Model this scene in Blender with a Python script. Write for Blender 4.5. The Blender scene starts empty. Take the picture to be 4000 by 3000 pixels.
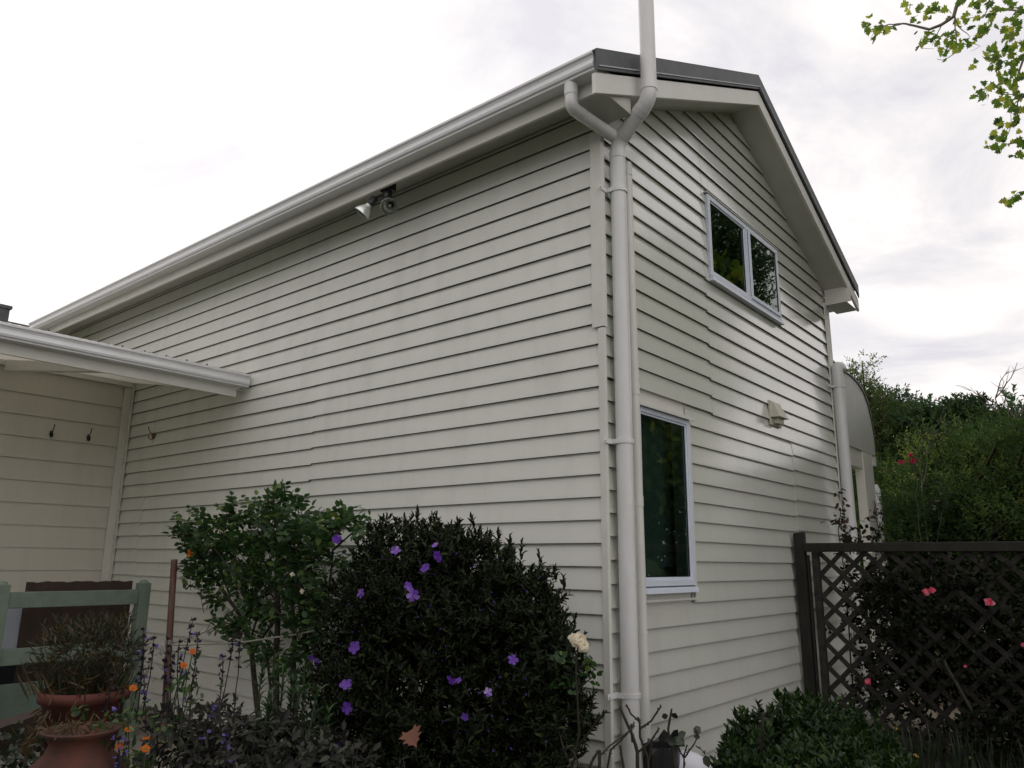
import bpy, math, random
import numpy as np
from mathutils import Vector, Matrix
from math import radians as rad, sin, cos, pi

# ------------------------------------------------------------------ camera, sky, sun
SC = bpy.context.scene
COL = SC.collection
R = np.array([[0.77163213, 0.63599721, 0.00956052],
              [0.13646336, -0.18020922, 0.97411621],
              [-0.62125809, 0.7503547, 0.22584554]])   # camera right / up / forward
CAM = np.array([2.79447864, -4.35588737, 1.6])
FPX = 3013.9                                            # focal length in pixels of a 4000 px wide frame
cd = bpy.data.cameras.new('camera')
cam = bpy.data.objects.new('camera', cd); COL.objects.link(cam)
M = Matrix.Identity(4)
for i in range(3):
    M[i][0] = R[0][i]; M[i][1] = R[1][i]; M[i][2] = -R[2][i]; M[i][3] = CAM[i]
cam.matrix_world = M
cd.sensor_fit = 'HORIZONTAL'; cd.sensor_width = 36; cd.lens = FPX / 4000 * 36
cd.clip_start = .05; cd.clip_end = 500
SC.camera = cam

SUN_AZ, SUN_EL = -68.5, 24.0      # azimuth from +Y, clockwise positive
sd = Vector((sin(rad(SUN_AZ)) * cos(rad(SUN_EL)), cos(rad(SUN_AZ)) * cos(rad(SUN_EL)), sin(rad(SUN_EL))))
w = bpy.data.worlds.new('World'); SC.world = w; w.use_nodes = True
nt = w.node_tree; nt.nodes.clear()
def N(nt, t, **k):
    n = nt.nodes.new(t)
    for a, b in k.items():
        if a.startswith('i_'):
            key = a[2:]; key = int(key) if key.isdigit() else key.replace('_', ' ')
            n.inputs[key].default_value = b
        else: setattr(n, a, b)
    return n
def ramp(nt, fac, stops):
    r = N(nt, 'ShaderNodeValToRGB')
    while len(r.color_ramp.elements) < len(stops): r.color_ramp.elements.new(.5)
    for e, (p, c) in zip(r.color_ramp.elements, stops):
        e.position = p; e.color = tuple(c) + (1,) if len(c) == 3 else c
    nt.links.new(fac, r.inputs[0]); return r.outputs[0]
out = N(nt, 'ShaderNodeOutputWorld')
sky = N(nt, 'ShaderNodeTexSky', sky_type='NISHITA', sun_disc=False, sun_elevation=rad(SUN_EL), sun_rotation=rad(SUN_AZ))
bg1 = N(nt, 'ShaderNodeBackground', i_Strength=.08); nt.links.new(sky.outputs[0], bg1.inputs[0])
tc = N(nt, 'ShaderNodeTexCoord')
# clouds lie on a plane overhead: direction / (z + .12)
sep = N(nt, 'ShaderNodeSeparateXYZ'); nt.links.new(tc.outputs['Generated'], sep.inputs[0])
def mth(op, a, b=None):
    m = N(nt, 'ShaderNodeMath', operation=op)
    for i, v in enumerate((a, b)):
        if v is None: continue
        if isinstance(v, (int, float)): m.inputs[i].default_value = v
        else: nt.links.new(v, m.inputs[i])
    return m.outputs[0]
zz = mth('ADD', mth('MAXIMUM', sep.outputs[2], 0.0), .16)
cmb = N(nt, 'ShaderNodeCombineXYZ')
nt.links.new(mth('DIVIDE', sep.outputs[0], zz), cmb.inputs[0]); nt.links.new(mth('DIVIDE', sep.outputs[1], zz), cmb.inputs[1])
n1 = N(nt, 'ShaderNodeTexNoise', i_Scale=1.9, i_Detail=8.0, i_Roughness=.60, i_Distortion=.5); nt.links.new(cmb.outputs[0], n1.inputs['Vector'])
n2 = N(nt, 'ShaderNodeTexNoise', i_Scale=.45, i_Detail=3.0); nt.links.new(cmb.outputs[0], n2.inputs['Vector'])
cl = mth('ADD', mth('MULTIPLY', n1.outputs[0], .7), mth('MULTIPLY', n2.outputs[0], .3))
ccol = ramp(nt, cl, [(.39, (.63, .615, .65)), (.475, (.75, .722, .728)), (.575, (.94, .872, .84))])
dot = N(nt, 'ShaderNodeVectorMath', operation='DOT_PRODUCT'); nt.links.new(tc.outputs['Generated'], dot.inputs[0]); dot.inputs[1].default_value = sd
glow = mth('POWER', mth('MAXIMUM', dot.outputs['Value'], 0.0), 3.5)
bstr = mth('ADD', mth('MULTIPLY', glow, .14), .95)
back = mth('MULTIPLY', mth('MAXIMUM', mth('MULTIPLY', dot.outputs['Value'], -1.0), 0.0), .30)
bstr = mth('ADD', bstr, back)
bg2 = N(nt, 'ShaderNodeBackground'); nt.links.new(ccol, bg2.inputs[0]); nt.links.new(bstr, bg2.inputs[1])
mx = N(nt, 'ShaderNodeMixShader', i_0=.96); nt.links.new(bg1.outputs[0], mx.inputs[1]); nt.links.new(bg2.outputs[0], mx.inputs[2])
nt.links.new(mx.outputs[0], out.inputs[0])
sl = bpy.data.lights.new('sun', 'SUN'); sl.energy = .8; sl.angle = rad(14); sl.color = (1, .93, .84)
sun = bpy.data.objects.new('sun', sl); COL.objects.link(sun); sun.rotation_euler = sd.to_track_quat('Z', 'Y').to_euler(); sun.location = (-20, 8, 20)
SC.view_settings.view_transform = 'Standard'; SC.view_settings.look = 'None'
SC.view_settings.exposure = .41; SC.view_settings.gamma = 1
SC.cycles.max_bounces = 8; SC.cycles.transparent_max_bounces = 12

# ------------------------------------------------------------------ helpers
rng = np.random.default_rng(7); random.seed(7)
def ray(u, v): return np.array([(u - 2000) / FPX, -(v - 1500) / FPX, 1.]) @ R
def hit(u, v, ax, val):
    r = ray(u, v); return CAM + (val - CAM[ax]) / r[ax] * r
def at(u, v, d):
    r = ray(u, v); return CAM + r * d / math.hypot(r[0], r[1])

def mat(name, col, rough=.6, metal=0, spec=.5, noise=None, bump=None, dirt=None, coat=0):
    """noise=(scale, other colour, amount)  bump=(scale, strength, distance)"""
    m = bpy.data.materials.new(name); m.use_nodes = True; t = m.node_tree; b = t.nodes['Principled BSDF']
    b.inputs['Base Color'].default_value = (*col, 1); b.inputs['Roughness'].default_value = rough
    b.inputs['Metallic'].default_value = metal; b.inputs['Specular IOR Level'].default_value = spec
    b.inputs['Coat Weight'].default_value = coat
    co = N(t, 'ShaderNodeTexCoord').outputs['Object']
    if noise:
        mp = N(t, 'ShaderNodeMapping'); t.links.new(co, mp.inputs[0])
        if len(noise) > 3: mp.inputs['Scale'].default_value = noise[3]
        n = N(t, 'ShaderNodeTexNoise', i_Scale=noise[0], i_Detail=6., i_Roughness=.6); t.links.new(mp.outputs[0], n.inputs['Vector'])
        f = ramp(t, n.outputs[0], [(.35, (0, 0, 0)), (.68, (1, 1, 1))])
        mu = N(t, 'ShaderNodeMath', operation='MULTIPLY'); t.links.new(f, mu.inputs[0]); mu.inputs[1].default_value = noise[2]
        mi = N(t, 'ShaderNodeMix', data_type='RGBA'); t.links.new(mu.outputs[0], mi.inputs[0])
        mi.inputs[6].default_value = (*col, 1); mi.inputs[7].default_value = (*noise[1], 1)
        t.links.new(mi.outputs[2], b.inputs['Base Color'])
    if bump:
        n = N(t, 'ShaderNodeTexNoise', i_Scale=bump[0], i_Detail=5.); t.links.new(co, n.inputs['Vector'])
        bp = N(t, 'ShaderNodeBump', i_Strength=bump[1], i_Distance=bump[2]); t.links.new(n.outputs[0], bp.inputs['Height'])
        t.links.new(bp.outputs[0], b.inputs['Normal'])
    return m

def leafmat(name, c1, c2, c3=None, rough=.45, trans=.25, spec=.5, tcol=None):
    """leaf colour varies leaf by leaf with the attribute 'tint'"""
    m = bpy.data.materials.new(name); m.use_nodes = True; t = m.node_tree; b = t.nodes['Principled BSDF']
    a = N(t, 'ShaderNodeAttribute', attribute_name='tint')
    c3 = c3 or c2
    cr = ramp(t, a.outputs['Fac'], [(0, c1), (.7, c2), (1, c3)])
    t.links.new(cr, b.inputs['Base Color']); b.inputs['Roughness'].default_value = rough; b.inputs['Specular IOR Level'].default_value = spec
    tr = N(t, 'ShaderNodeBsdfTranslucent')
    hs = N(t, 'ShaderNodeHueSaturation', i_Saturation=1.15, i_Value=1.9); t.links.new(cr, hs.inputs['Color']); t.links.new(hs.outputs[0], tr.inputs[0])
    mx = N(t, 'ShaderNodeMixShader', i_0=trans); t.links.new(b.outputs[0], mx.inputs[1]); t.links.new(tr.outputs[0], mx.inputs[2])
    t.links.new(mx.outputs[0], t.nodes['Material Output'].inputs[0])
    return m

def tagit(o, label=None, cat=None, group=None, kind=None):
    if label: o['label'] = label
    if cat: o['category'] = cat
    if group: o['group'] = group
    if kind: o['kind'] = kind
    return o
def empty(name, loc, label, cat, group=None):
    o = bpy.data.objects.new(name, None); COL.objects.link(o); o.location = loc; o.empty_display_size = .1
    return tagit(o, label, cat, group)
def wloc(o):
    p = Vector((0, 0, 0))
    while o is not None: p += o.location; o = o.parent
    return p

class MB:
    """collects geometry in world coordinates; build() links ONE mesh object"""
    def __init__(s): s.v = []; s.f = []; s.sm = []
    def add(s, vs, fs, smooth=False):
        k = len(s.v); s.v += [tuple(map(float, p)) for p in vs]
        for f in fs: s.f.append(tuple(i + k for i in f)); s.sm.append(smooth)
        return s
    def box(s, x0, y0, z0, x1, y1, z1):
        x0, x1 = min(x0, x1), max(x0, x1); y0, y1 = min(y0, y1), max(y0, y1); z0, z1 = min(z0, z1), max(z0, z1)
        return s.hexa([(x0, y0, z0), (x1, y0, z0), (x1, y1, z0), (x0, y1, z0), (x0, y0, z1), (x1, y0, z1), (x1, y1, z1), (x0, y1, z1)])
    def hexa(s, v):
        return s.add(v, [(0, 3, 2, 1), (4, 5, 6, 7), (0, 1, 5, 4), (1, 2, 6, 5), (2, 3, 7, 6), (3, 0, 4, 7)])
    def beam(s, a, b, w_, h, up=(0, 0, 1)):
        a, b = Vector(a), Vector(b); d = (b - a).normalized(); sd_ = d.cross(Vector(up)).normalized(); u = sd_.cross(d)
        o = []
        for p in (a, b):
            for i, j in ((-1, -1), (1, -1), (1, 1), (-1, 1)): o.append(p + sd_ * i * w_ / 2 + u * j * h / 2)
        return s.add(o, [(0, 1, 2, 3), (7, 6, 5, 4), (0, 4, 5, 1), (1, 5, 6, 2), (2, 6, 7, 3), (3, 7, 4, 0)])
    def tube(s, pts, rad_, n=12, cap=True, smooth=True):
        pts = [Vector(p) for p in pts]; m = len(pts)
        if not hasattr(rad_, '__len__'): rad_ = [rad_] * m
        nrm = None; vs = []
        for i, p in enumerate(pts):
            d = (pts[min(i + 1, m - 1)] - pts[max(i - 1, 0)]).normalized()
            if nrm is None:
                nrm = d.cross(Vector((0, 0, 1)) if abs(d.z) < .9 else Vector((1, 0, 0))).normalized()
            nrm = (nrm - d * nrm.dot(d)).normalized(); bn = d.cross(nrm)
            for k in range(n):
                a = 2 * pi * k / n; vs.append(p + (nrm * cos(a) + bn * sin(a)) * rad_[i])
        fs = [(i * n + k, i * n + (k + 1) % n, (i + 1) * n + (k + 1) % n, (i + 1) * n + k) for i in range(m - 1) for k in range(n)]
        s.add(vs, fs, smooth)
        if cap:
            s.add(vs[:n], [tuple(reversed(range(n)))]); s.add(vs[-n:], [tuple(range(n))])
        return s
    def lathe(s, prof, c, n=32, axis=None):
        """prof: list of (r, z); closed round the axis"""
        vs = []; m = len(prof)
        q = Vector((0, 0, 1)).rotation_difference(Vector(axis)) if axis is not None else None
        for r, z in prof:
            for k in range(n):
                a = 2 * pi * k / n; p = Vector((r * cos(a), r * sin(a), z))
                if q is not None: p = q @ p
                vs.append(p + Vector(c))
        fs = [(i * n + k, i * n + (k + 1) % n, (i + 1) * n + (k + 1) % n, (i + 1) * n + k) for i in range(m - 1) for k in range(n)]
        return s.add(vs, fs, True)
    def poly_extrude(s, pts, vec):
        """planar polygon pts extruded by vec"""
        n = len(pts); pts = [Vector(p) for p in pts]; q = [p + Vector(vec) for p in pts]
        return s.add(pts + q, [tuple(reversed(range(n))), tuple(range(n, 2 * n))] + [(i, (i + 1) % n, (i + 1) % n + n, i + n) for i in range(n)])
    def build(s, name, m, parent=None, bevel=0, recalc=True):
        me = bpy.data.meshes.new(name)
        v = np.array(s.v)
        o = bpy.data.objects.new(name, me); COL.objects.link(o)
        if parent is not None:
            o.parent = parent; v = v - np.array(wloc(parent))
        elif len(v):
            c = Vector(((v[:, 0].min() + v[:, 0].max()) / 2, (v[:, 1].min() + v[:, 1].max()) / 2, v[:, 2].min())); o.location = c; v = v - np.array(c)
        me.from_pydata([tuple(p) for p in v], [], s.f)
        me.polygons.foreach_set('use_smooth', s.sm); me.materials.append(m)
        if recalc:
            import bmesh
            bm = bmesh.new(); bm.from_mesh(me); bmesh.ops.recalc_face_normals(bm, faces=bm.faces); bm.to_mesh(me); bm.free()
        if bevel:
            b = o.modifiers.new('bevel', 'BEVEL'); b.width = bevel; b.segments = 2; b.limit_method = 'ANGLE'; b.angle_limit = rad(40)
        me.update(); return o

# ---- leaves: templates are (t along, s side, h normal) points and faces
T_LANCE = ([(0, 0, 0), (.3, .5, .10), (.3, 0, -.04), (.3, -.5, .10), (.68, .36, .04), (.68, 0, -.08), (.68, -.36, .04), (1, 0, -.22)],
           [(0, 1, 2), (0, 2, 3), (1, 4, 5, 2), (2, 5, 6, 3), (4, 7, 5), (5, 7, 6)])
T_OVATE = ([(0, 0, 0), (.22, .42, .07), (.22, 0, -.03), (.22, -.42, .07), (.62, .46, .05), (.62, 0, -.05), (.62, -.46, .05), (1, 0, -.12)], T_LANCE[1])
T_DIA = ([(0, 0, 0), (.45, .5, .1), (1, 0, -.1), (.45, -.5, .1)], [(0, 1, 2), (0, 2, 3)])
T_STRAP = ([(0, .5, 0), (0, -.5, 0), (.35, .5, .08), (.35, -.5, .08), (.7, .36, .02), (.7, -.36, .02), (1, 0, -.16)],
           [(0, 1, 3, 2), (2, 3, 5, 4), (4, 5, 6)])
_pl = [(0, 0), (.02, .16), (-.12, .34), (.1, .38), (.18, .62), (.34, .42), (.42, .30), (.56, .52), (.66, .26), (.78, .30), (.86, .1), (1.08, 0)]
_pl2 = _pl + [(a, -b) for a, b in reversed(_pl[1:-1])]
T_PLANE = ([(.35, 0, -.06)] + [(a, b, .10 * abs(b) * 2 - .1 * max(a - .5, 0)) for a, b in _pl2],
           [(0, i + 1, (i + 1) % len(_pl2) + 1) for i in range(len(_pl2))])

def norm(a): return a / np.maximum(np.linalg.norm(a, axis=-1, keepdims=True), 1e-9)
class Leaves:
    def __init__(s): s.d = []
    def add(s, P, D, U, L, W, tint=None):
        P = np.asarray(P, float).reshape(-1, 3); n = len(P)
        D = norm(np.broadcast_to(np.asarray(D, float), (n, 3))); U = np.broadcast_to(np.asarray(U, float), (n, 3))
        L = np.broadcast_to(np.asarray(L, float), (n,)); W = np.broadcast_to(np.asarray(W, float), (n,))
        tint = rng.random(n) if tint is None else np.broadcast_to(tint, (n,))
        s.d.append((P, D, U, L, W, tint)); return s
    def count(s): return sum(len(d[0]) for d in s.d)
    def build(s, name, tmpl, m, parent=None):
        P, D, U, L, W, T = [np.concatenate([d[i] for d in s.d]) for i in range(6)]
        S = norm(np.cross(D, U)); H = np.cross(S, D)
        tv = np.array(tmpl[0]); k = len(tv); n = len(P)
        md = tv[np.abs(tv[:, 1]) < 1e-6]; md = md[np.argsort(md[:, 0])]; hm = np.interp(tv[:, 0], md[:, 0], md[:, 2]) if len(md) > 1 else tv[:, 2]
        FW = np.minimum(L, 2.6 * W)
        V = P[:, None] + D[:, None] * (tv[None, :, 0, None] * L[:, None, None]) + S[:, None] * (tv[None, :, 1, None] * W[:, None, None]) + H[:, None] * (hm[None, :, None] * L[:, None, None] + (tv[:, 2] - hm)[None, :, None] * FW[:, None, None])
        V = V.reshape(-1, 3)
        ls = [len(f) for f in tmpl[1]]; fl = np.concatenate([np.array(f) for f in tmpl[1]])
        loops = (fl[None] + (np.arange(n) * k)[:, None]).ravel()
        tot = np.tile(ls, n); start = np.concatenate([[0], np.cumsum(tot)[:-1]])
        me = bpy.data.meshes.new(name); o = bpy.data.objects.new(name, me); COL.objects.link(o)
        if parent is not None: o.parent = parent; V = V - np.array(wloc(parent))
        me.vertices.add(len(V)); me.vertices.foreach_set('co', V.ravel())
        me.loops.add(len(loops)); me.loops.foreach_set('vertex_index', loops.astype(np.int32))
        me.polygons.add(len(tot)); me.polygons.foreach_set('loop_start', start.astype(np.int32)); me.polygons.foreach_set('loop_total', tot.astype(np.int32))
        me.polygons.foreach_set('use_smooth', np.ones(len(tot), bool))
        at_ = me.attributes.new('tint', 'FLOAT', 'POINT'); at_.data.foreach_set('value', np.repeat(T, k).astype(np.float32))
        me.materials.append(m); me.update(calc_edges=True); return o
def rdir(n): return norm(rng.normal(size=(n, 3)))
def shell(c, r, n, inner=.55):
    """points in an ellipsoid, denser towards its skin; returns points and outward directions"""
    d = rdir(n); q = (inner + (1 - inner) * rng.random(n) ** .6)[:, None]
    lump = 1 + .13 * np.sin(d[:, :1] * 5.1 + c[0] * 3) * np.cos(d[:, 1:2] * 4.3 + c[1]) + .08 * np.sin(d[:, 2:] * 9 + 1)
    return np.array(c) + d * np.array(r) * q * lump, norm(d / np.array(r))
def shoots(lv, P, D, n, length, ll, lw, spread=.9, up=.2, dr=.2, ct=None):
    """short twigs: n leaves spiralled round each, from base P along D"""
    D = norm(D); m = len(P)
    A = norm(np.cross(D, rdir(m))); B = np.cross(D, A)
    ph = rng.random(m) * 6.28
    for i in range(n):
        t = (i + .5) / n; a = ph + i * 2.4
        side = A * np.cos(a)[:, None] + B * np.sin(a)[:, None]
        d = norm(D * (1 - spread * (1 - t * .75)) + side * (spread * (1 - .55 * t)) + rng.normal(size=(m, 3)) * dr + np.array([0, 0, up]))
        s_ = rng.uniform(.75, 1.15, m) * (1 - .35 * t)
        lv.add(P + D * (length * t)[:, None] if hasattr(length, '__len__') else P + D * length * t, d, norm(D + side * -.3 + rng.normal(size=(m, 3)) * .3), ll * s_, lw * s_,
               None if ct is None else np.clip(ct * .62 + rng.random(m) * .3 + .12 * t, 0, 1))

def wig(a, b, n=6, amp=.02, sag=0):
    a, b = Vector(a), Vector(b); L = (b - a).length; o = []
    off = Vector((0, 0, 0))
    for i in range(n + 1):
        t = i / n
        if 0 < i < n: off += Vector([random.uniform(-amp, amp) for _ in range(3)]) * L
        o.append(a.lerp(b, t) + off * (4 * t * (1 - t)) + Vector((0, 0, -sag * 4 * t * (1 - t))))
    return o

# ------------------------------------------------------------------ materials
CREAM = (.715, .728, .672)
def siding_mat(name, col, rough, streak=.25, bumpk=.06, var=.075):
    m = mat(name, col, rough, spec=.5); t = m.node_tree; b = t.nodes['Principled BSDF']
    co = N(t, 'ShaderNodeTexCoord').outputs['Object']
    mp = N(t, 'ShaderNodeMapping'); mp.inputs['Scale'].default_value = (3.2, 3.2, .5); t.links.new(co, mp.inputs[0])
    n = N(t, 'ShaderNodeTexNoise', i_Scale=1.6, i_Detail=7., i_Roughness=.62); t.links.new(mp.outputs[0], n.inputs[0])
    c = ramp(t, n.outputs[0], [(.3, tuple(x * (1 - var) for x in col)), (.5, col), (.75, tuple(min(1, x * (1 + var * .3)) for x in col))])
    # fine grime specks
    n3 = N(t, 'ShaderNodeTexNoise', i_Scale=38., i_Detail=3.); t.links.new(co, n3.inputs[0])
    sp = ramp(t, n3.outputs[0], [(.70, (0, 0, 0)), (.78, (1, 1, 1))])
    sm_ = N(t, 'ShaderNodeMath', operation='MULTIPLY'); t.links.new(sp, sm_.inputs[0]); sm_.inputs[1].default_value = .3
    mi = N(t, 'ShaderNodeMix', data_type='RGBA'); t.links.new(sm_.outputs[0], mi.inputs[0]); t.links.new(c, mi.inputs[6]); mi.inputs[7].default_value = (.30, .29, .24, 1)
    t.links.new(mi.outputs[2], b.inputs['Base Color'])
    r = ramp(t, n.outputs[0], [(.3, (rough + streak * .6,) * 3), (.6, (rough,) * 3)]); t.links.new(r, b.inputs['Roughness'])
    mp2 = N(t, 'ShaderNodeMapping'); mp2.inputs['Scale'].default_value = (1.2, 1.2, 2.5); t.links.new(co, mp2.inputs[0])
    n2 = N(t, 'ShaderNodeTexNoise', i_Scale=2.2, i_Detail=3.); t.links.new(mp2.outputs[0], n2.inputs[0])
    bp = N(t, 'ShaderNodeBump', i_Strength=bumpk, i_Distance=.01); t.links.new(n2.outputs[0], bp.inputs['Height']); t.links.new(bp.outputs[0], b.inputs['Normal'])
    return m
m_sideA = siding_mat('cream_siding_paint', CREAM, .42)
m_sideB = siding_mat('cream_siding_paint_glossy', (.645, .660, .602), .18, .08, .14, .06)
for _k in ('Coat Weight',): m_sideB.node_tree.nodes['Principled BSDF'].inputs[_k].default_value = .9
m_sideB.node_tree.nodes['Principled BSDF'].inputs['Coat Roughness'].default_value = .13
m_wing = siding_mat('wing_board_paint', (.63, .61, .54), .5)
m_trim = mat('cream_trim_paint', (.72, .715, .67), .42, noise=(5, (.63, .62, .57), .5), bump=(30, .06, .005))
m_white = mat('white_gutter_paint', (.80, .81, .83), .30, noise=(3, (.68, .69, .69), .5, (1, 1, 3)))
m_soffit = mat('soffit_paint', (.60, .595, .55), .6, noise=(4, (.50, .49, .44), .5))
m_pipe = mat('painted_pvc', (.74, .75, .755), .34, noise=(9, (.62, .62, .60), .6, (1, 1, .25)))
m_pipe2 = mat('painted_pvc_downpipe', (.72, .72, .68), .42, noise=(7, (.61, .61, .57), .5, (1, 1, .3)))
m_flash = mat('charcoal_flashing', (.045, .052, .06), .45, noise=(6, (.09, .095, .10), .8))
m_roof = mat('charcoal_roof_steel', (.05, .055, .06), .4)
m_alu = mat('window_aluminium', (.72, .77, .87), .33, spec=.5, noise=(4, (.64, .70, .80), .5))
m_paper = mat('building_paper', (.22, .21, .18), .9)
m_rubber = mat('window_gasket', (.02, .022, .025), .6)
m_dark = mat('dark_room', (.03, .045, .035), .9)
m_black = mat('black_plastic', (.012, .013, .015), .35)
m_brass = mat('aged_brass', (.22, .12, .045), .5, metal=.4, noise=(40, (.10, .05, .02), .7))
m_rust = mat('rusty_steel', (.10, .034, .020), .75, noise=(14, (.17, .125, .10), .8, (1, 1, .2)), bump=(60, .3, .003))
m_rope = mat('grey_rope', (.30, .29, .25), .9, bump=(220, .8, .004))
m_sage = mat('sage_green_paint', (.165, .215, .165), .55, noise=(9, (.12, .16, .12), .8), bump=(25, .15, .004))
m_sage2 = mat('dark_sage_panel', (.11, .155, .125), .6, noise=(6, (.075, .105, .08), .7))
m_terra = mat('terracotta', (.15, .040, .030), .8, noise=(8, (.08, .027, .022), .8), bump=(50, .2, .003))
m_terra2 = mat('terracotta_orange', (.115, .034, .022), .8, noise=(9, (.035, .022, .016), .95), bump=(50, .2, .003))
m_soil = mat('garden_soil', (.035, .024, .016), .95, noise=(12, (.07, .05, .03), .6), bump=(25, .8, .05))
m_barkd = mat('dark_cane', (.020, .018, .010), .8, noise=(25, (.04, .035, .02), .6), bump=(80, .4, .004))
m_bark = mat('grey_bark', (.11, .10, .08), .85, noise=(12, (.20, .19, .16), .7), bump=(30, .6, .01))
m_fence = mat('weathered_dark_timber', (.010, .010, .008), .85, noise=(9, (.026, .026, .020), .75, (1, 1, .4)), bump=(60, .5, .004))
m_lath = mat('weathered_lath', (.013, .011, .009), .85, noise=(14, (.048, .041, .034), .7), bump=(70, .4, .003))
m_board = mat('dark_brown_board', (.035, .022, .014), .8, noise=(10, (.06, .035, .02), .7, (1, 1, .2)), bump=(40, .6, .01))
m_sheet = mat('grey_sheet_metal', (.36, .39, .44), .5, noise=(5, (.30, .33, .37), .6))
m_conc = mat('garden_path', (.20, .18, .15), .9, noise=(6, (.28, .25, .20), .7))
m_can = mat('canopy_paint', (.54, .55, .52), .45, noise=(5, (.45, .46, .43), .7))
m_flush = mat('rope_tie', (.6, .6, .58), .8)

m_glass = bpy.data.materials.new('window_glass'); m_glass.use_nodes = True
t = m_glass.node_tree; t.nodes.clear(); o_ = N(t, 'ShaderNodeOutputMaterial'); fr = N(t, 'ShaderNodeFresnel', i_IOR=1.75)
g_ = N(t, 'ShaderNodeBsdfGlossy', i_Roughness=.015); g_.inputs[0].default_value = (.9, 1, .97, 1)
tr_ = N(t, 'ShaderNodeBsdfTransparent'); tr_.inputs[0].default_value = (.50, .62, .58, 1); ms = N(t, 'ShaderNodeMixShader')
t.links.new(fr.outputs[0], ms.inputs[0]); t.links.new(tr_.outputs[0], ms.inputs[1]); t.links.new(g_.outputs[0], ms.inputs[2]); t.links.new(ms.outputs[0], o_.inputs[0])
m_trans = bpy.data.materials.new('translucent_roofing'); m_trans.use_nodes = True; t = m_trans.node_tree; b_ = t.nodes['Principled BSDF']
b_.inputs['Base Color'].default_value = (.62, .62, .58, 1); b_.inputs['Roughness'].default_value = .5
tl_ = N(t, 'ShaderNodeBsdfTranslucent'); tl_.inputs[0].default_value = (.86, .85, .80, 1); ms = N(t, 'ShaderNodeMixShader', i_0=.78)
t.links.new(b_.outputs[0], ms.inputs[1]); t.links.new(tl_.outputs[0], ms.inputs[2]); t.links.new(ms.outputs[0], t.nodes['Material Output'].inputs[0])
m_clear = m_glass.copy(); m_clear.name = 'clear_bulb_glass'
for n_ in m_clear.node_tree.nodes:
    if n_.type == 'BSDF_TRANSPARENT': n_.inputs[0].default_value = (.95, .97, .95, 1)
    if n_.type == 'FRESNEL': n_.inputs[0].default_value = 1.45
m_bulb = bpy.data.materials.new('flood_bulb_glass'); m_bulb.use_nodes = True; b_ = m_bulb.node_tree.nodes['Principled BSDF']
b_.inputs['Base Color'].default_value = (.90, .93, .90, 1); b_.inputs['Metallic'].default_value = .55; b_.inputs['Roughness'].default_value = .28
m_lens = bpy.data.materials.new('flood_bulb_lens'); m_lens.use_nodes = True; b_ = m_lens.node_tree.nodes['Principled BSDF']
b_.inputs['Base Color'].default_value = (.42, .45, .40, 1); b_.inputs['Metallic'].default_value = .2; b_.inputs['Roughness'].default_value = .12; b_.inputs['Coat Weight'].default_value = .6

# ------------------------------------------------------------------ the house
S_, ZL0 = .15, 4.7336            # board cover, height of drip edge number 0 on the long wall
WB, WA = 4.95, 7.118
XW = -9.9                        # far end of the long wall
OVX = .30                        # gable verge plane
TAN = math.tan(rad(25.4)); YR = 2.45
def verge(y): return 6.37 - abs(y - YR) * TAN     # top of the verge flashing
house = empty('weatherboard_house', (-3, 2.5, 0), 'two storey gabled house clad in cream weatherboards with white gutters and downpipes', 'house')

def siding(mb, axis, a0, a1, zb, pitch, clip=None, holes=(), off=.0, groove=False, proud=.0255):
    """one board on plane axis (0: x=0 facing +x, 1: y=0 facing -y), a0..a1 along the wall, bottom edge zb"""
    segs = [(a0, a1)]
    for h0, h1, hz0, hz1 in holes:
        if hz0 < zb + pitch - .01 and hz1 > zb + .01:
            ns = []
            for s0, s1 in segs:
                if h0 > s0 + 1e-6: ns.append((s0, min(s1, h0)))
                if h1 < s1 - 1e-6: ns.append((max(s0, h1), s1))
            segs = [q for q in ns if q[1] - q[0] > .004]
    pr_ = [(proud, 0.), (proud - .001, .012), (.006, pitch * .985)]
    if groove: pr_ = [(proud, 0.), (proud - .001, .012), (.0085, pitch - .030), (.0045, pitch - .028), (.0045, pitch * .985)]
    for s0, s1 in segs:
        prof = [(0.0, .016)] + pr_
        vs = []
        for o, dz in prof:
            z = zb + dz; e0, e1 = s0, s1
            if clip:
                c0, c1 = clip(z); e0, e1 = max(s0, c0), min(s1, c1)
                if e1 < e0: e0 = e1 = (c0 + c1) / 2 if s0 <= (c0 + c1) / 2 <= s1 else (s0 if c0 < s0 else s1)
            for e in (e0, e1):
                vs.append((o + off, e, z) if axis == 0 else (e, -o - off, z))
        n = len(prof)
        mb.add(vs, [(2 * i, 2 * i + 1, 2 * i + 3, 2 * i + 2) for i in range(n - 1)])
        # end caps
        mb.add([vs[2 * i] for i in range(n)], [tuple(range(n))]); mb.add([vs[2 * i + 1] for i in range(n)], [tuple(range(n))])

# long wall (y = 0)
mb = MB()
for k in range(-1, 34):
    zb = ZL0 - k * S_
    if zb + S_ > 4.93: pitch_ = 4.93 - zb
    else: pitch_ = S_
    if pitch_ < .03: continue
    g = (k - 1) % 7 == 6 or k - 1 == 20
    j1 = -3.221 + (.006 if k % 2 else -.004); d = max(0, min(.018, (k - 9) * .0016))
    siding(mb, 1, j1, 0, zb, pitch_, groove=(k in (7, 14, 21, 28)))
    j2 = -6.40 - (.07 if k > 12 else 0)
    siding(mb, 1, j2, j1 - .003, zb - d, pitch_, groove=(k in (7, 12, 19, 26)), off=-.0012)
    d2 = d + max(-.02, min(.02, (14 - k) * .003))
    siding(mb, 1, XW, j2 - .004, zb - d + (.006 if k > 13 else 0), pitch_, groove=(k in (12, 15)), off=.001)
mb.build('side_wall', m_sideA, house, recalc=False)
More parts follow.
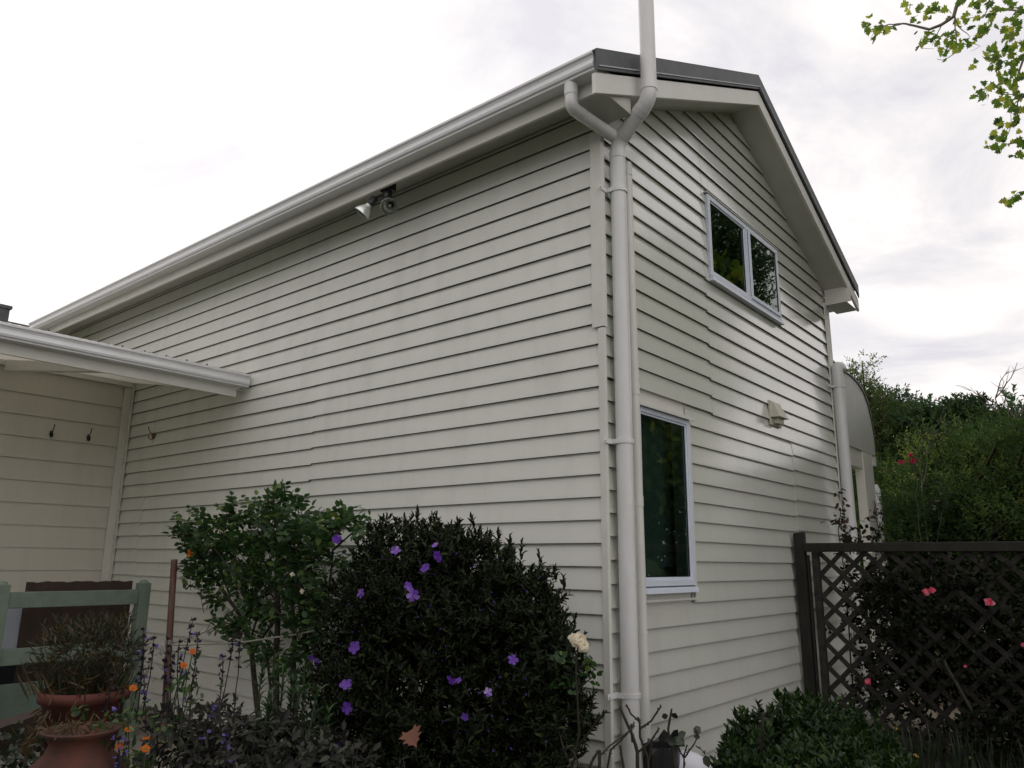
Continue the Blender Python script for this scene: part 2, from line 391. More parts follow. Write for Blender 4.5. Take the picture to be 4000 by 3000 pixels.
# backing sheet closes the gaps behind the boards
mb = MB(); mb.box(XW, .004, -.3, -.004, .12, 5.1); mb.build('wall_lining', m_paper, house)

# gable wall (x = 0)
WIN_T = (1.715, 3.405, 4.065, 4.90); WIN_L = (.36, 1.175, 1.405, 2.74)
holes = [WIN_T, WIN_L]
dB = .0713
def gclip(z):
    t_ = (6.08 - z) / TAN
    return (max(0., YR - t_), min(WB, YR + t_))
mb = MB(); PB = S_ * 1.0088
for k in range(-10, 33):
    zb = ZL0 + dB - k * PB - .002
    if zb > 6.0: continue
    ja, jb = (1.652, 9) if k < 14 else (9, 3.49)
    g = k in (2, 6, 7, 14)
    hz = 0.0
    if k < 14:
        siding(mb, 0, 0, ja, zb + .012 if k > 4 else zb, PB, gclip, holes, groove=g)
        siding(mb, 0, ja + .003, WB, zb - .003, PB, gclip, holes, groove=g, off=.0015)
    else:
        siding(mb, 0, 0, jb, zb, PB, gclip, holes, groove=g)
        siding(mb, 0, jb + .003, WB, zb + .014, PB, gclip, holes, groove=g, off=.0015)
mb.build('gable_wall', m_sideB, house, recalc=False)
mb = MB()
def slab_with_holes(mb, x0, x1, y0, y1, z0, z1, holes):
    ys = sorted({y0, y1, *[h[i] for h in holes for i in (0, 1)]}); zs = sorted({z0, z1, *[h[i] for h in holes for i in (2, 3)]})
    for a, b in zip(ys, ys[1:]):
        for c, d in zip(zs, zs[1:]):
            if any(h[0] <= a and b <= h[1] and h[2] <= c and d <= h[3] for h in holes): continue
            mb.box(x0, a, c, x1, b, d)
slab_with_holes(mb, -.12, -.004, .13, WB, -.3, 4.92, holes)
mb.poly_extrude([(-.12, 0.1, 4.921), (-.12, WB, 4.921), (-.12, YR, 6.08)], (.116, 0, 0))
mb.box(XW, WB, -.3, -.004, WB + .10, 4.9); mb.box(XW, .13, -.3, XW + .1, WB - .01, 4.9)
mb.build('inner_wall', m_trim, house)

# corner boards
mb = MB()
mb.box(-.064, -.034, 3.20, .034, -.0265, 4.70).box(.0265, -.0255, 3.20, .034, .012, 4.70)
mb.build('corner_board', m_trim, house, bevel=.002)
mb = MB(); mb.box(-.018, -.030, -.2, .030, -.0262, 3.193).box(.0262, -.0252, -.2, .030, .002, 3.193)
mb.build('corner_board', m_trim, house, bevel=.002)
mb = MB(); mb.box(.0225, WB - .05, -.2, .034, WB + .006, 4.72).box(-.06, WB + .104, -.2, .034, WB + .115, 4.72).box(.0225,WB+.0061,-.2,.033,WB+.1035,4.72)
mb.build('corner_board', m_trim, house, bevel=.002)
mb = MB(); mb.box(-7.117, -.036, -.2, -7.02, -.0285, 3.79).box(-7.0955, -.125, -.2, -7.083, -.037, 3.79)
mb.build('inner_corner_board', m_trim, house, bevel=.002)

# roof: two steel planes, verge flashing, ridge
mb = MB()
for sgn, ye in ((-1, -.44), (1, 5.34)):
    y0, y1 = ye, YR
    z0, z1 = verge(ye) - .035, verge(YR) - .035
    mb.hexa([(XW, y0, z0 - .03), (OVX + .01, y0, z0 - .03), (OVX + .01, y1, z1 - .03), (XW, y1, z1 - .03), (XW, y0, z0), (OVX + .01, y0, z0), (OVX + .01, y1, z1), (XW, y1, z1)])
mb.build('roof', m_roof, house)
def rake(mb, xa, xb, za, zb, y0, y1, ymid=YR):
    for a, b in ((y0, ymid), (ymid, y1)):
        mb.hexa([(xa, a, verge(a) - zb), (xb, a, verge(a) - zb), (xb, b, verge(b) - zb), (xa, b, verge(b) - zb),
                 (xa, a, verge(a) - za), (xb, a, verge(a) - za), (xb, b, verge(b) - za), (xa, b, verge(b) - za)])
mb = MB(); rake(mb, OVX + .0105, OVX + .024, .0, .150, -.515, 5.36); rake(mb, OVX - .10, OVX + .0238, -.012, -.001, -.515, 5.36)
mb.build('verge_flashing', m_flash, house)
mb = MB(); rake(mb, OVX + .0242, OVX + .031, .118, .127, -.49, 5.34); mb.build('flashing_lip', mat('flashing_lip_reflection', (.42, .45, .48), .4), house)  # pale colour paints in the light reflected by the metal drip edge
mb = MB(); rake(mb, OVX - .02, OVX + .008, .168, .322, -.515, 5.36)
mb.build('bargeboard', m_trim, house, bevel=.003)
mb = MB(); rake(mb, .004, OVX - .021, .285, .30, 0.0, 4.95); mb.build('gable_soffit', m_soffit, house)
# long eave: soffit, fascia, gutter
mb = MB(); mb.box(XW, -.358, 4.915, .278, -.0225, 4.93); mb.box(XW,WB+.02,4.915,.278,5.3,4.93); mb.build('eave_soffit', m_soffit, house)
mb = MB(); mb.box(XW, -.385, 4.742, -1.0 - 2.62, -.36, 4.955).box(-3.617, -.385, 4.742, .278, -.36, 4.955); mb.build('fascia', m_trim, house, bevel=.003)
mb = MB(); mb.box(XW, 5.27, 4.70, .2, 5.295, 4.90); mb.build('fascia', m_trim, house, bevel=.003)
mb = MB(); mb.box(.0385, -.36, 4.745, .275, -.002, 4.757); mb.box(.262, -.3595, 4.7575, .276, -.004, 4.93); mb.build('eave_box', m_soffit, house)
mb = MB(); mb.box(.0345, WB - .0, 4.69, OVX + .03, WB + .015, 4.93).box(.0345, WB + .0155, 4.69, OVX - .024, 5.38, 4.70); mb.build('eave_box', m_trim, house)

def gutter_profile():
    # (out from fascia, z) ogee gutter; closed thin profile
    o = [(0, .115), (0, 0), (.105, 0), (.108, .012), (.122, .022), (.128, .04), (.120, .062), (.117, .08), (.124, .098), (.138, .108), (.138, .125), (.130, .125)]
    i = [(p - .004 if p > .01 else p + .003, z + .003) for p, z in reversed(o[1:-1])]
    return o + i + [(.003, .115)]
def gutter_long(mb, x0, x1, yf, z0, axis=1):
    P_ = gutter_profile()
    if axis == 1: mb.poly_extrude([(x0, yf - o, z0 + z) for o, z in P_], (x1 - x0, 0, 0))
    else: mb.poly_extrude([(yf + o, x0, z0 + z) for o, z in P_], (0, x1 - x0, 0))
    for e in (x0, x1):
        q = P_[:12]
        th = .003 if e == x1 else -.003
        if axis == 1: mb.poly_extrude([(e, yf - o, z0 + z) for o, z in q], (th, 0, 0))
        else: mb.poly_extrude([(yf + o, e, z0 + z) for o, z in q], (0, th, 0))
mb = MB(); gutter_long(mb, -9.62, .285, -.386, 4.842); gut = mb.build('gutter', m_white, house)
for x in (-7.31,-3.6): pass
mb = MB(); mb.box(-6.63, -.5155, 4.860, -6.60, -.512, 4.955); 

# windows
def window(parent, y0, y1, z0, z1, sashes, sill=True, head=True):
    """frame set proud of the boards; sashes: list of (ya, yb, opening)"""
    fx0, fx1 = -.02, .045; t_ = .045
    mb = MB(); mb.box(fx0, y0, z0, fx1, y0 + t_, z1).box(fx0, y1 - t_, z0, fx1, y1, z1).box(fx0, y0 + t_, z1 - t_, fx1, y1 - t_, z1).box(fx0, y0 + t_, z0, fx1, y1 - t_, z0 + t_)
    f = mb.build('window_frame', m_alu, parent, bevel=.003)
    for a, b, op in sashes:
        px = .022
        s = .038 if op else .016
        if op: px = .040
        mb = MB(); o1 = fx1 + (.014 if op else -.010)
        z0s, z1s = z0 + t_, z1 - t_
        if op: z0s -= .02; z1s += .012
        x_in = fx1 + .001 if op else fx0 + .02
        mb.box(x_in, a, z0s, o1, a + s, z1s).box(x_in, b - s, z0s, o1, b, z1s).box(x_in, a + s, z1s - s, o1, b - s, z1s).box(x_in, a + s, z0s, o1, b - s, z0s + s)
        mb.build('sash', m_alu, f, bevel=.003)
        gx_p = .046 if op else .024; mb = MB(); g = .005
        for (ya, yb, za, zb) in ((a + s, a + s + g, z0s + s, z1s - s), (b - s - g, b - s, z0s + s, z1s - s), (a + s + g, b - s - g, z0s + s, z0s + s + g), (a + s + g, b - s - g, z1s - s - g, z1s - s)):
            mb.box(gx_p - .004, ya, za, gx_p + .004, yb, zb)
        mb.build('gasket', m_rubber, f)
        mb = MB(); gx = .046 if op else .024
        mb.add([(gx, a + s * .5, z0s + s * .5), (gx, b - s * .5, z0s + s * .5), (gx, b - s * .5, z1s - s * .5), (gx, a + s * .5, z1s - s * .5)], [(0, 1, 2, 3)])
        mb.build('pane', m_glass, f, recalc=False)
    if sill:
        mb = MB(); mb.hexa([(.0, y0 - .004, z0 - .045), (.066, y0 - .004, z0 - .050), (.066, y1 + .004, z0 - .050), (.0, y1 + .004, z0 - .045), (.0, y0 - .004, z0 - .004), (.060, y0 - .004, z0 - .014), (.060, y1 + .004, z0 - .014), (.0, y1 + .004, z0 - .004)])
        mb.build('sill', m_alu, f, bevel=.002)
    return f
f = window(house, 1.725, 3.395, 4.10, 4.89, [(1.77, 2.545, False), (2.60, 3.35, True)])
mb = MB(); mb.box(-.018, 2.546, 4.146, .043, 2.599, 4.844); mb.build('mullion', m_alu, f)
f2 = window(house, .37, 1.17, 1.45, 2.715, [(.415, 1.125, False)])
mb = MB(); mb.box(.0, .33, 2.72, .075, 1.20, 2.728); mb.box(.068, .33, 2.705, .075, 1.20, 2.7195); mb.build('head_flashing', m_trim, f2)
mb = MB(); mb.box(.0285, 1.1745, 1.36, .036, 1.205, 2.7).box(.0285, .36, 1.345, .038, 1.205, 1.3595); mb.build('window_trim', m_trim, f2)
mb = MB(); mb.box(.0, 1.70, 4.897, .052, 3.43, 4.905); mb.build('head_flashing', m_trim, f)
# rooms behind the panes
for (y0, y1, z0, z1) in ((1.6, 3.6, 3.9, 5.0), (.2, 1.4, 1.2, 2.9)):
    mb = MB(); X0, X1 = -1.6, -.125
    v = [(X0, y0, z0), (X1, y0, z0), (X1, y1, z0), (X0, y1, z0), (X0, y0, z1), (X1, y0, z1), (X1, y1, z1), (X0, y1, z1)]
    mb.add(v, [(0, 1, 2, 3), (4, 7, 6, 5), (0, 4, 5, 1), (2, 6, 7, 3), (3, 7, 4, 0)])
    mb.build('room_lining', m_dark, house, recalc=False)
mb = MB(); P_ = []
for i in range(9):
    a = i / 8; P_.append((-.28 - .04 * sin(a * 9), .25 + a * 1.05, 1.60 + .07 * sin(a * 2.6 + .4) - .10 * (a < .3)))
mb.tube([Vector(p) - Vector((0, 0, .1)) for p in P_], [.12] * 9, 10); mb.build('pale_cushion', mat('cushion_cloth', (.26, .31, .19), .9), house)
mb = MB(); vs = []; n = 40
for i in range(n + 1):
    y = .24 + 1.08 * i / n
    for z in (1.58, 2.86): vs.append((-.155 + .004 * sin(i * 1.9), y, z))
mb.add(vs, [(2 * i, 2 * i + 2, 2 * i + 3, 2 * i + 1) for i in range(n)], True); mb.build('teal_blind', mat('teal_blind_cloth', (.10, .145, .138), .8, noise=(5, (.12, .16, .13), .8)), house, recalc=False)
mb = MB(); mb.box(-.22, 3.02, 4.0, -.20, 3.25, 4.95); mb.build('curtain', mat('curtain_cloth', (.30, .32, .28), .9), house)

# vent cowl on the gable wall
mb = MB()
y0, y1, zt, zb_ = 2.93, 3.17, 3.165, 3.005
mb.box(.02, y0 - .02, zb_ - .075, .034, y1 + .03, zt + .01)
mb.hexa([(.0345, y0, zb_), (.125, y0 + .0, zb_), (.125, y1, zb_), (.0345, y1, zb_), (.0345, y0 + .01, zt), (.05, y0 + .03, zt), (.05, y1 - .03, zt), (.0345, y1 - .01, zt)])
mb.box(.035, y0 + .05, zb_ - .055, .085, y1 - .04, zb_ - .001)
mb.build('vent_cowl', mat('cream_plastic', (.58, .57, .47), .5, noise=(8, (.5, .49, .4), .5)), house, bevel=.003)

# main vent pipe: up the corner, kicked out past the verge, on into the sky
r_ = .057
def bend(a, b, c, r, n=6):
    """rounded corner at b"""
    a, b, c = Vector(a), Vector(b), Vector(c); p = b + (a - b).normalized() * r; q = b + (c - b).normalized() * r
    return [p.lerp(b, t).lerp(b.lerp(q, t), t) for t in [i / n for i in range(n + 1)]]
px0, py0 = .098, .092
B1 = Vector((px0, py0, 4.62)); B2 = Vector((.405, .035, 4.835)); TOP = Vector((.405, .035, 8.2)); BOT = Vector((px0 + .005, py0 - .005, -.1))
path = [BOT] + bend(BOT, B1, B2, .075) + bend(B1, B2, TOP, .075) + [TOP]
pipe = MB().tube(path, r_, 28).build('vent_pipe', m_pipe, house)
def collar(mb, p, d, r, h, t_=.0035):
    d = Vector(d).normalized(); p = Vector(p)
    mb.tube([p - d * h / 2, p + d * h / 2], r + t_, 28)
def collar_obj(p, d, r, h, par, m, t_=.0035): mb = MB(); collar(mb, p, d, r, h, t_); mb.build('pipe_collar', m, par)
dd = (B2 - B1).normalized(); V3 = Vector
collar_obj((px0, py0, 4.52), (0, 0, 1), r_, .055, pipe, m_pipe); collar_obj(B1 + dd * .085, dd, r_, .05, pipe, m_pipe)
collar_obj(B2 - dd * .10, dd, r_, .055, pipe, m_pipe); collar_obj(B2 + V3((0, 0, .09)), (0, 0, 1), r_, .05, pipe, m_pipe)
def clip_(par, x, y, z, r, m, side=-1, reach=.11):
    mb = MB(); collar(mb, (x, y, z), (0, 0, 1), r, .028, .0075)
    mb.box(.036, y + side * (r + reach), z - .017, .041, y + side * (r - .01), z + .017)
    mb.box(.036, y + side * (r + .01), z - .015, x, y + side * r * .9, z + .015)
    mb.tube([(.041, y + side * (r + reach - .02), z), (.047, y + side * (r + reach - .02), z)], .008, 10)
    mb.build('pipe_clip', m, par)
for z in (4.235, 2.40, .80): clip_(pipe, px0 + .002, py0, z, r_, m_pipe)
# branch from the gutter
o1 = Vector((.062, -.445, 4.845)); o2 = Vector((.065, -.445, 4.66)); o3 = Vector((px0 + .02, py0 + .01, 4.735))
o3 = Vector((.10, .10, 4.66)); 
bp_ = [o1] + bend(o1, o2, o3, .06) + [o2.lerp(o3, .96)]
br = MB().tube(bp_, .045, 24).build('branch_pipe', m_pipe, house)
collar_obj((.062, -.445, 4.80), (0, 0, 1), .045, .09, br, m_pipe); 
d3 = (o3 - o2).normalized(); collar_obj(o2 + d3 * .10, d3, .045, .006, br, m_pipe, .002)
# smaller downpipe behind it
sx = .056; s1 = Vector((sx, .292, 4.56)); s0 = Vector((sx, .345, .0))
dp = MB().tube([s1, s0], .036, 24).build('downpipe', m_pipe2, house)
for z in (4.47, 2.80, 2.02): collar_obj(s1.lerp(s0, (4.56 - z) / 4.56), (0, 0, 1), .036, .07 if z < 4 else .03, dp, m_pipe2, .003)
# far downpipe at the right corner, with its bend at the top
fx, fy = .10, 4.955
tp = Vector((fx, fy, 3.93)); t2 = Vector((fx + .0, fy + .35, 3.90))
ft = MB().tube([(fx, fy, -.1)] + bend((fx, fy, 0), tp, t2, .09, 8) + [(fx, fy + .16, 3.92)], .062, 28).build('vent_pipe', m_pipe, house)
collar_obj((fx, fy, 3.70), (0, 0, 1), .062, .03, ft, m_pipe); clip_(ft, fx, fy, 3.665, .062, m_pipe, reach=.10); collar_obj((fx, fy, 2.05), (0, 0, 1), .062, .06, ft, m_pipe)
collar_obj((fx, fy + .13, 3.925), (0, 1, -.05), .062, .05, ft, m_pipe)

# curved porch canopy on the far side
mb = MB(); xc = -.10; pts = [(5.12, 3.16)]
yA, yB, zA, zB = 5.1, 7.05, 3.13, 4.30
arc = []
for u, v in [(3270, 1430), (3300, 1456), (3325, 1472), (3350, 1500), (3372, 1535), (3388, 1580), (3402, 1640), (3412, 1700), (3419, 1768)]:
    h_ = hit(u, v, 0, xc); arc.append((h_[1], h_[2]))
arc = [(5.1, arc[0][1] + .05)] + arc
pl_ = [(5.1, 3.12)] + arc[:] + [(arc[-1][0], 3.12)]
mb.poly_extrude([(xc, y, z) for y, z in pl_], (-.02, 0, 0))
cp = mb.build('porch_canopy', m_can, house)
mb = MB()
for (a, b) in zip(arc, arc[1:]):
    mb.hexa([(xc + .015, a[0], a[1] + .002), (xc - 1.6, a[0], a[1] + .002), (xc - 1.6, b[0], b[1] + .002), (xc + .015, b[0], b[1] + .002),
             (xc + .015, a[0] + .01, a[1] + .02), (xc - 1.6, a[0] + .01, a[1] + .02), (xc - 1.6, b[0] + .02, b[1] + .02), (xc + .015, b[0] + .02, b[1] + .02)])
mb.build('canopy_roofing', m_flash, cp)
mb = MB(); mb.box(xc - 1.6, 5.1, 3.10, xc - .0, 7.05, 3.118); mb.build('canopy_soffit', m_soffit, cp)
mb = MB(); mb.box(xc - .14, 5.14, 2.86, xc - .022, 6.55, 3.099); mb.build('canopy_beam', m_trim, cp)
mb = MB(); mb.box(xc - .12, 6.47, 0, xc - .004, 6.90, 3.099); mb.build('porch_post', m_trim, cp, bevel=.004)
mb = MB(); mb.tube([(xc - .0, 6.98, 0), (xc - .0, 6.98, 2.62), (xc - .03, 6.98, 2.68)], .040, 16); collar(mb, (xc, 6.98, 2.4), (0, 0, 1), .04, .05); mb.build('downpipe', m_white, cp)
mb = MB(); mb.box(xc - 1.6, 7.05, 2.96, xc - .02, 7.15, 3.09); mb.build('gutter', m_white, cp)

# wing with its verandah roof
XG = -4.46
wing = house
mb = MB()
for k in range(16):
    zb = 3.459 - k * .2488
    zt = .2488 if k else .30
    vs = []
    for o, dz in [(0, .002), (.02, 0), (.019, .014), (.006, zt - .003)]:
        vs += [(-7.118 + o, -3.9, zb + dz), (-7.118 + o, -.0225, zb + dz)]
    mb.add(vs, [(2 * i, 2 * i + 1, 2 * i + 3, 2 * i + 2) for i in range(3)])
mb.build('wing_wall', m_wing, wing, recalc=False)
mb = MB(); mb.box(-7.24, -3.9, -.3, -7.122, -.004, 3.86); mb.box(-9.8, -3.9, -.3, -7.25, -3.8, 3.86); mb.build('wing_lining', m_trim, wing)
mb = MB(); mb.box(-7.098, -3.9, 3.735, -7.05, -.03, 3.80); mb.build('wing_top_plate', m_trim, wing)
def zroof(x): return 3.47 + .256 * (XG - x)
mb = MB(); n = 150; y0, y1 = -3.95, -.06; xs = [XG + .04, -6.0, -8.0, -10.6]; vs = []
ny = 360
for x in xs:
    for j in range(ny + 1):
        y = y0 + (y1 - y0) * j / ny; vs.append((x, y, zroof(x) + .055 + .0095 * sin(y / .076 * 2 * pi)))
mb.add(vs, [(i * (ny + 1) + j, i * (ny + 1) + j + 1, (i + 1) * (ny + 1) + j + 1, (i + 1) * (ny + 1) + j) for i in range(len(xs) - 1) for j in range(ny)], True)
mb.build('corrugated_roof', m_trans, wing, recalc=False)
mb = MB()
for i, x in enumerate(np.arange(-5.0, -8.6, -.9)):
    for y in np.arange(-.2, -3.5, -.228): mb.tube([(x, y + .019, zroof(x) + .062), (x, y + .019, zroof(x) + .082)], .010, 8)
mb.build('roof_screws', m_flash, wing)['kind'] = 'stuff'
mb = MB(); mb.hexa([(XG - .03, -3.9, 3.345), (-7.098, -3.9, 3.80), (-7.098, -.023, 3.80), (XG - .03, -.023, 3.345), (XG - .03, -3.9, 3.36), (-7.098, -3.9, 3.815), (-7.098, -.023, 3.815), (XG - .03, -.023, 3.36)])
mb.build('verandah_lining', m_trans, wing)
mb = MB(); mb.box(XG - .028, -3.95, 3.262, XG - .0, -.115, 3.50); mb.build('verandah_fascia', m_trim, wing, bevel=.003)
mb = MB(); gutter_long(mb, -3.95, -.045, XG + .001, 3.365, axis=0); mb.build('verandah_gutter', m_white, wing)
mb = MB(); 
mb.hexa([(-7.0, -1.50, 3.66), (XG - .03, -1.50, 3.27), (XG - .03, -1.40, 3.27), (-7.0, -1.40, 3.66), (-7.0, -1.50, 3.785), (XG - .03, -1.50, 3.343), (XG - .03, -1.40, 3.343), (-7.0, -1.40, 3.785)])
mb.build('rafter', m_trim, wing)
mb = MB(); mb.box(XG - .11, -3.3, -.2, XG - .03, -3.22, 3.26); mb.build('verandah_post', m_trim, wing)
mb = MB(); c = at(2, 1240, 11.5); mb.box(c[0] - .07, c[1] - .07, 4.4, c[0] + .07, c[1] + .07, at(2, 1206, 11.5)[2]); mb.box(c[0] - .09, c[1] - .09, at(2, 1206, 11.5)[2], c[0] + .09, c[1] + .09, at(2, 1200, 11.5)[2] + .02)
mb.build('flue', m_flash, wing)
mb = MB(); mb.hexa([(-10.6, -3.9, zroof(-10.6)), (-10.4, -3.9, zroof(-10.6)), (-10.4, 0, zroof(-10.6)), (-10.6, 0, zroof(-10.6)), (-10.6, -3.9, zroof(-10.6) + .1), (-10.4, -3.9, zroof(-10.6) + .1), (-10.4, 0, zroof(-10.6) + .1), (-10.6, 0, zroof(-10.6) + .1)])
mb.build('ridge_cap', m_flash, wing)

# security light under the eave
sl_ = empty('security_light', (-2.05, -.22, 4.915), 'twin security floodlight with two clear reflector bulbs on a black bracket under the eave', 'light')
LB = Vector(hit(1516, 742, 1, -.30))
mb = MB(); mb.box(LB.x - .055, -.345, 4.74, LB.x + .055, -.255, 4.914); mb.tube([LB, LB - Vector((0, 0, .07))], .036, 16)
mb.build('bracket', m_black, sl_, bevel=.004)
def flood(base, aim, arm, k=1.12):
    base = Vector(base); aim = Vector(aim).normalized()
    mb = MB(); mb.tube([Vector(arm), base], .013, 10); mb.tube([base, base + aim * .012, base + aim * .085], [.022, .033, .034], 18)
    mb.build('lamp_holder', m_black, sl_)
    q = base + aim * .085
    prof = [(.026, 0), (.027, .012), (.034, .030), (.050, .055), (.060, .078), (.062, .088)]
    prof = [(r * (k if z > .02 else 1), z * k) for r, z in prof]
    mb = MB(); mb.lathe(prof, q, 28, axis=aim); b1 = mb.build('bulb', m_bulb, sl_)
    mb = MB(); mb.lathe([(r * k, z * k) for r, z in [(.0, .103), (.02, .102), (.045, .096), (.061, .088), (.064, .086), (.062, .082)]], q, 28, axis=aim); mb.build('bulb_lens', m_clear, b1)
    mb = MB(); mb.tube([q + aim * .02, q + aim * .07], [.012, .009], 10); mb.lathe([(.0, .074), (.014, .070), (.010, .062)], q, 14, axis=aim); mb.build('burner', m_lens, b1)
h1 = hit(1467, 772, 1, -.34); h2 = hit(1436, 820, 1, -.36); a1_ = h2 - h1
flood(h1, a1_ / np.linalg.norm(a1_) + np.array([0, -.25, -.1]), LB - Vector((.03, 0, .03)), 1.22)
h3 = hit(1521, 806, 1, -.42); a2_ = (CAM - h3) / np.linalg.norm(CAM - h3) * .75 + np.array([-.05, -.2, -.25]); a2_ /= np.linalg.norm(a2_)
flood(h3 - a2_ * .17, a2_, LB - Vector((0, 0, .05)))

# hooks
def hook(name, loc, out, m, label):
    o = Vector(out); sd_ = Vector((0, 0, 1)).cross(o); L_ = Vector(loc)
    mb = MB(); mb.tube([L_ + Vector((0, 0, .03)), L_ + o * .004 + Vector((0, 0, -.01)), L_ + o * .002 + Vector((0, 0, -.045))], [.014, .022, .006], 10)
    mb.tube([L_ + Vector((0, 0, .02)), L_ + o * .04 + Vector((0, 0, .03)), L_ + o * .065 + Vector((0, 0, .075)), L_ + o * .07 + Vector((0, 0, .10))], [.006, .0055, .005, .008], 8)
    mb.tube([L_ + Vector((0, 0, -.03)), L_ + o * .03 + Vector((0, 0, -.05)), L_ + o * .055 + Vector((0, 0, -.03)), L_ + o * .058 + Vector((0, 0, -.01))], [.006, .0055, .005, .008], 8)
    ob = mb.build(name, m); tagit(ob, label, 'hook'); return ob
hook('coat_hook', (-7.095, -.892, 3.03), (1, 0, 0), m_black, 'black coat hook screwed to the wing wall, the one farther from the inner corner')
hook('coat_hook', (-7.095, -.476, 3.04), (1, 0, 0), m_black, 'black coat hook screwed to the wing wall, the one nearer the inner corner')
hook('coat_hook', (-6.375, -.024, 3.05), (-.25, -.97, 0), m_brass, 'brass coloured double hook on the long side wall below the verandah roof')

# ------------------------------------------------------------------ ground
mb = MB(); n = 60; ext = 90
gx = np.linspace(-1, 1, n); gx = np.sign(gx) * np.abs(gx) ** 2.2 * ext
vs = [(x, y, .02 * sin(x * 1.3) * cos(y * 1.7) if abs(x) < 12 and abs(y) < 12 else 0) for x in gx for y in gx]
mb.add(vs, [(i * n + j, (i + 1) * n + j, (i + 1) * n + j + 1, i * n + j + 1) for i in range(n - 1) for j in range(n - 1)], True)
m_ground = mat('lawn_soil', (.05, .06, .025), .95, noise=(3, (.045, .035, .022), .8), bump=(30, .6, .03))
tagit(mb.build('ground', m_ground, recalc=False), kind='structure')
mb = MB(); mb.box(-7.1, -3.6, .03, -2.2, -1.0 + .96, .045); tagit(mb.build('patio', m_conc), kind='structure')
mb = MB(); mb.box(.2, 4.2, .03, 9, 8.2, .05); tagit(mb.build('path', mat('worn_path', (.12, .10, .075), .9, noise=(4, (.17, .14, .09), .7))), kind='structure')

# ------------------------------------------------------------------ plants
UP = np.array([0, 0, 1.])
lf_purple = leafmat('dark_shrub_leaf', (.007, .011, .005), (.013, .022, .008), (.045, .06, .016), .5, .10, .25)
lf_rose = leafmat('rose_leaf', (.018, .042, .016), (.046, .098, .032), (.14, .20, .055), .42, .34, .35)
lf_rose2 = leafmat('dark_rose_leaf', (.016, .024, .014), (.028, .042, .020), (.05, .045, .025), .42, .15)
lf_red = leafmat('red_rose_shoot_leaf', (.035, .012, .012), (.05, .02, .018), (.03, .035, .02), .35, .25)
lf_sage = leafmat('sage_leaf', (.028, .028, .026), (.056, .058, .050), (.085, .095, .060), .75, .15, .3)
lf_dead = leafmat('dry_leaf', (.07, .045, .02), (.12, .08, .04), (.05, .06, .02), .8, .2)
lf_box = leafmat('glossy_green_leaf', (.009, .022, .006), (.022, .048, .012), (.06, .10, .026), .40, .2, .3)
lf_lily = leafmat('lily_leaf', (.018, .045, .014), (.03, .075, .022), (.05, .10, .03), .42, .25)
lf_hedge = leafmat('hedge_leaf', (.013, .030, .011), (.064, .112, .034), (.26, .27, .08), .6, .38, .2)
lf_dark = leafmat('broadleaf_tree_leaf', (.018, .042, .018), (.050, .095, .038), (.13, .18, .065), .5, .35, .3)
lf_yel = leafmat('yellow_green_leaf', (.045, .07, .018), (.085, .12, .03), (.16, .18, .05), .55, .4)
lf_plane = leafmat('plane_leaf', (.035, .070, .020), (.105, .155, .035), (.26, .27, .06), .6, .58, .25)
lf_climb = leafmat('climbing_rose_leaf', (.006, .010, .005), (.010, .017, .007), (.028, .034, .012), .5, .1, .2)
lf_strap = leafmat('strap_leaf', (.008, .014, .008), (.014, .024, .012), (.03, .04, .018), .5, .2)
pet_purple = leafmat('purple_petal', (.13, .05, .36), (.22, .10, .50), (.50, .40, .68), .6, .35, .2)
pet_blue = leafmat('sage_flower_petal', (.13, .10, .34), (.24, .19, .50), (.30, .25, .55), .6, .35, .2)
pet_orange = leafmat('orange_petal', (.50, .09, .006), (.62, .15, .01), (.68, .2, .012), .6, .35, .2)
pet_yellow = leafmat('apricot_petal', (.75, .36, .04), (.85, .45, .07), None, .6, .4, .2)
pet_pink = leafmat('pink_petal', (.60, .08, .16), (.75, .20, .30), (.85, .42, .48), .6, .35, .2)
pet_white = leafmat('cream_petal', (.72, .68, .58), (.80, .78, .70), (.55, .45, .30), .7, .35, .2)
m_core = mat('flower_core', (.25, .10, .02), .8)
m_stem = mat('green_stem', (.03, .045, .02), .6)
m_stemr = mat('rose_cane', (.024, .016, .010), .6, noise=(30, (.018, .026, .012), .7), bump=(60, .4, .003))
m_purplestem = mat('dark_flower_stem', (.022, .015, .018), .7)

def flower(par, p, face, r, petals, m, name='flower', cup=.25, core=True, wide=.78):
    p = np.array(p); f = norm(np.array(face, float)); a = norm(np.cross(f, [0.1, .2, 1.])); b = np.cross(f, a)
    L_ = Leaves(); ang = np.arange(petals) * 2 * pi / petals + random.random() * 6
    D = a * np.cos(ang)[:, None] + b * np.sin(ang)[:, None]
    tone = rng.uniform(0, .7)
    L_.add(np.repeat(p[None], petals, 0), D + f * cup * rng.uniform(.6, 1.4, (petals, 1)), f + rng.normal(size=(petals, 3)) * .15, r * rng.uniform(.85, 1.1, petals), r * wide, np.clip(tone + rng.random(petals) * .3, 0, 1))
    o = L_.build(name, ([(0, 0, 0), (.35, .38, .06), (.35, 0, -.02), (.35, -.38, .06), (.8, .5, .04), (.85, 0, -.06), (.8, -.5, .04), (1.0, .25, -.04), (1.0, -.25, -.04)], [(0, 1, 2), (0, 2, 3), (1, 4, 5, 2), (2, 5, 6, 3), (4, 7, 5), (7, 8, 5), (5, 8, 6)]), m, par)
    return o
